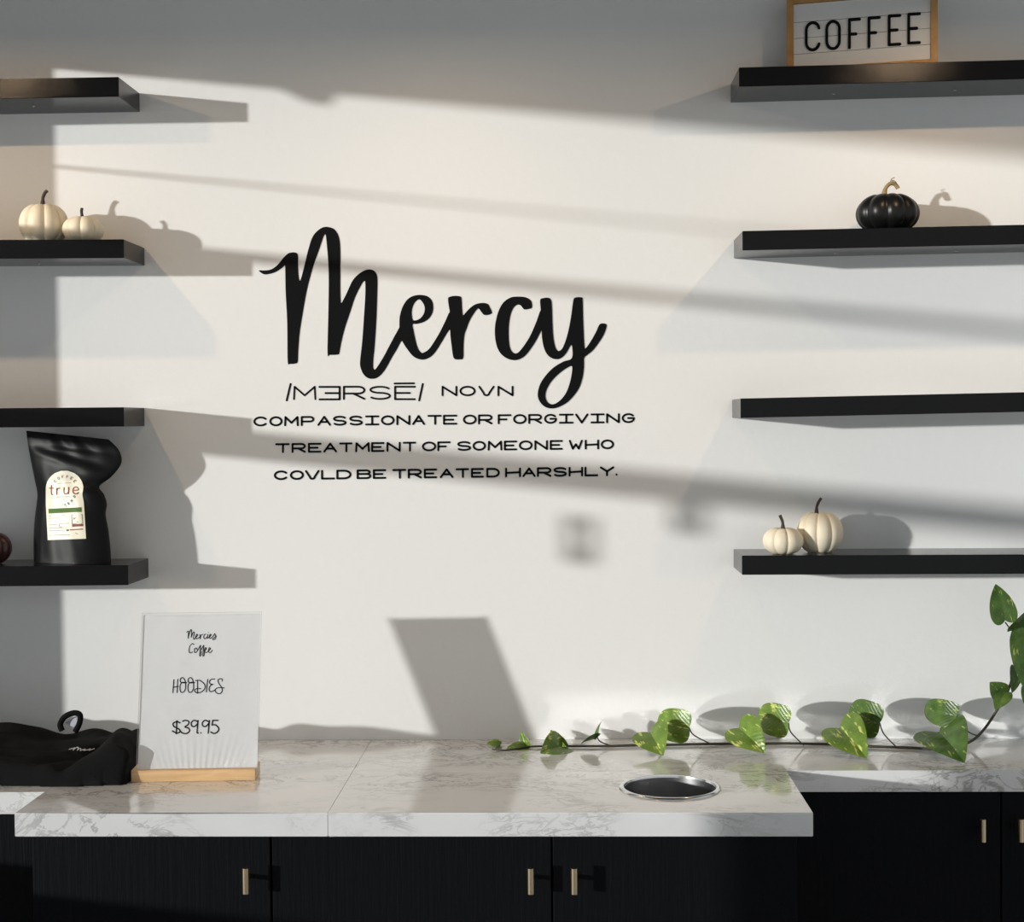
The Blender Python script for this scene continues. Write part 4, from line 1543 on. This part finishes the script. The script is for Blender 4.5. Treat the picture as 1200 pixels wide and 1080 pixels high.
def leaf(B, T, N, W, fold, curl, m, notch=0.18, petiole=None, wave=0.0, blunt=0.0):
    """B base notch, T tip, N upward side, W half width as a share of the length"""
    if T.z < ZT + 0.005:
        k_ = (ZT + 0.005 - CAM.z) / (T.z - CAM.z)
        T = CAM + (T - CAM) * k_
    L = (T - B).length
    t = (T - B).normalized()
    n = (N - t * N.dot(t)).normalized()
    s = t.cross(n)
    bm = bmesh.new()
    uvl = bm.loops.layers.uv.new('UVMap')
    nu, nv = 26, 12
    half = cr([(0.0, 0.01), (0.10, -0.07 * notch / .18), (0.25, -0.12 * notch / .18), (0.40, -0.06 * notch / .18), (0.49, 0.09), (0.50, 0.25),
               (0.455 + .03 * blunt, 0.43 + .04 * blunt), (0.36 + .08 * blunt, 0.62 + .04 * blunt), (0.22 + .12 * blunt, 0.80 + .03 * blunt),
               (0.09 + .08 * blunt, 0.93 + .03 * blunt), (0.0, 1.0)], 8)
    G_, UV = [], {}
    for i in range(nu + 1):
        k = i / nu * (len(half) - 1)
        i0 = min(int(k), len(half) - 2)
        hx = half[i0][0] + (half[i0 + 1][0] - half[i0][0]) * (k - i0)
        hy = half[i0][1] + (half[i0 + 1][1] - half[i0][1]) * (k - i0)
        u0 = 0.01 + 0.99 * i / nu
        row = []
        for j in range(nv + 1):
            v = -1 + 2 * j / nv
            av = abs(v)
            y = L * (u0 + (hy - u0) * av)
            ax = 2 * W * L * max(hx, 0.0008) * av
            u = max(0.0, min(1.0, y / L))
            x = math.copysign(ax * math.cos(fold * av ** 0.5), v)
            z = ax * math.sin(fold) * (1 - 0.35 * av) + curl * L * (4 * u * (1 - u)) - 0.25 * abs(curl) * L * u * u
            z += wave * L * math.sin(9 * u + 2.5 * v) * av
            p = B + t * y + s * x + n * z
            vt_ = bm.verts.new(p)
            UV[vt_] = (0.5 + 0.5 * x / (W * L), u)
            row.append(vt_)
        G_.append(row)
    for a, b in zip(G_, G_[1:]):
        for j in range(nv):
            f = bm.faces.new((a[j], a[j + 1], b[j + 1], b[j]))
            for lp_ in f.loops:
                lp_[uvl].uv = UV[lp_.vert]
    for v in bm.verts:                      # nothing sinks into the worktop or the wall
        if v.co.z < ZT + 0.0008:
            v.co.z = ZT + 0.0008
        if v.co.y > -0.002:
            v.co.y = -0.002
    bmesh.ops.recalc_face_normals(bm, faces=bm.faces)
    bmesh.ops.solidify(bm, geom=list(bm.faces), thickness=0.0004)
    lf = part(pot, 'leaf', bm, m, True)
    if petiole:
        bm = bmesh.new()
        pts = cr([tuple(p) for p in petiole], 5)
        tube(bm, pts, 0.0014, 7)
        part(lf, 'petiole', bm, M_VINE, True)


V3 = lambda *a: Vector(a)
# (base px, base depth), (tip px, tip depth), normal, half width ratio, fold, curl, material, petiole pixels
D0 = DV
leaf(PW(586, 873, D0 + .01), PW(570.5, 871, D0 + .02), V3(.1, -.7, .7), 0.42, .35, .05, M_LEAF, petiole=[PW(586, 873, D0 + .01), VZ(580, 880)])
leaf(PW(617, 876, D0 + .01), PW(593.5, 876.5, D0 + .03), V3(.1, -.5, .8), 0.34, .2, .05, M_LEAF)
leaf(PW(618, 876, D0 + .005), PW(610.5, 856.5, D0 - .01), V3(-.5, -.8, .2), 0.36, .4, .05, M_LEAF, petiole=[PW(618, 876, D0 + .005), VZ(622, 876.5)])
leaf(PW(659, 874, D0 + .02), PW(633.5, 882, D0 + .055), V3(.15, -.75, .6), 0.50, .55, .08, M_LEAF)
leaf(PW(661, 877, D0 + .012), PW(645, 855, D0 - .01), V3(-.35, -.9, .1), 0.36, .45, .05, M_LEAF, petiole=[PW(660, 877, D0 + .012), VZ(664, 876)])
leaf(PW(699.5, 864, D0 + .01), PW(704.5, 845, D0 - .01), V3(-.75, -.45, -.2), 0.30, .3, .05, M_LEAFD)
leaf(PW(700, 863.5, D0 + .01), PW(679.5, 872, D0 + .035), V3(-.2, .55, .8), 0.36, .3, .05, M_LEAFD, petiole=[PW(700, 864, D0 + .01), PW(704, 869, D0 + .01), VZ(716, 875.5)])
for bx, by, txx, tyy, w_, mm, px_ in ((762, 858, 777, 884.5, 0.60, M_LEAF, 776), (866, 853, 897, 881.5, 0.50, M_LEAF, 890),
                                      (984, 853, 1016, 888, 0.46, M_LEAF, 1000), (1100, 858, 1130, 892.5, 0.46, M_LEAFD, 1085)):
    b_ = PW(bx, by, D0 + .035)
    leaf(b_, PW(txx, tyy, D0 + .10), V3(-.22, -.85, .48), w_, .52, .07, mm, notch=.17,
         petiole=[b_, PW((bx + px_) / 2 + 4, (by + 876) / 2, D0 + .018), VZ(px_, 874.5)])
for bx, by, txx, tyy, w_, mm, mid, ex, ey in (
        (807.5, 852, 769.5, 846, 0.40, M_LEAF, (813, 861), 833, 873.5), (924, 847, 888, 837, 0.42, M_LEAF, (927, 858), 942, 875),
        (1031, 847, 995, 831, 0.46, M_LEAFD, (1036, 860), 1051, 877.5)):
    b_ = PW(bx, by, D0 + .042)
    leaf(b_, PW(txx, tyy, D0 - .022), V3(-.78, -.55, .22), w_, .25, .08, mm, notch=.10, blunt=.9,
         petiole=[b_, PW(mid[0], mid[1], D0 + .024), VZ(ex, ey)])
b_ = PW(1121, 839, D0 + .05)
leaf(b_, PW(1083, 829, D0 - .02), V3(-.78, -.55, .22), 0.34, .30, .10, M_LEAFD, notch=.10, blunt=.8,
     petiole=[b_, PW(1126, 848, D0 + .01), PW(1136, 858, D0), PW(1148, 862.5, d_end - .005)])
leaf(PW(1174, 812, d_end + .01), PW(1160, 799, d_end + .02), V3(-.3, -.9, .2), 0.58, .3, .05, M_LEAFD, petiole=[PW(1174, 812, d_end + .01), PW(1178, 815, d_end)])
leaf(PW(1178, 811, d_end + .012), PW(1166, 831, d_end + .03), V3(-.35, -.9, .2), 0.42, .3, .05, M_LEAFD, petiole=[PW(1178, 811, d_end + .012), PW(1181, 809, d_end)])
leaf(PW(1178, 727, d_end + .02), PW(1166.8, 684, d_end + .0), V3(-.1, -.98, .1), 0.36, .25, .04, M_LEAFD, notch=.14,
     petiole=[PW(1178, 729, d_end + .02), PW(1185, 738, d_end + .01), PW(1197, 750, d_end)])
leaf(PW(1186, 738, d_end + .02), PW(1206, 713, d_end + .03), V3(.2, -.6, -.75), 0.48, .3, .05, M_LEAFD, petiole=[PW(1188, 738, d_end + .02), PW(1196, 752, d_end)])
leaf(PW(1204, 742, d_end + .02), PW(1200, 806, d_end + .05), V3(-.1, -.97, .2), 0.34, .35, .06, M_LEAFD, notch=.2, petiole=[PW(1204, 742, d_end + .02), PW(1203, 735, d_end)])
leaf(PW(1189, 783, d_end + .015), PW(1186, 812, d_end + .03), V3(.3, -.8, -.4), 0.36, .3, .05, M_LEAFD, petiole=[PW(1189, 784, d_end + .015), PW(1190, 780, d_end)])
leaf(PW(1212, 806, d_end + .03), PW(1205, 834, d_end + .05), V3(-.1, -.95, .3), 0.5, .3, .05, M_LEAFD, petiole=[PW(1212, 806, d_end + .03), PW(1190, 790, d_end)])
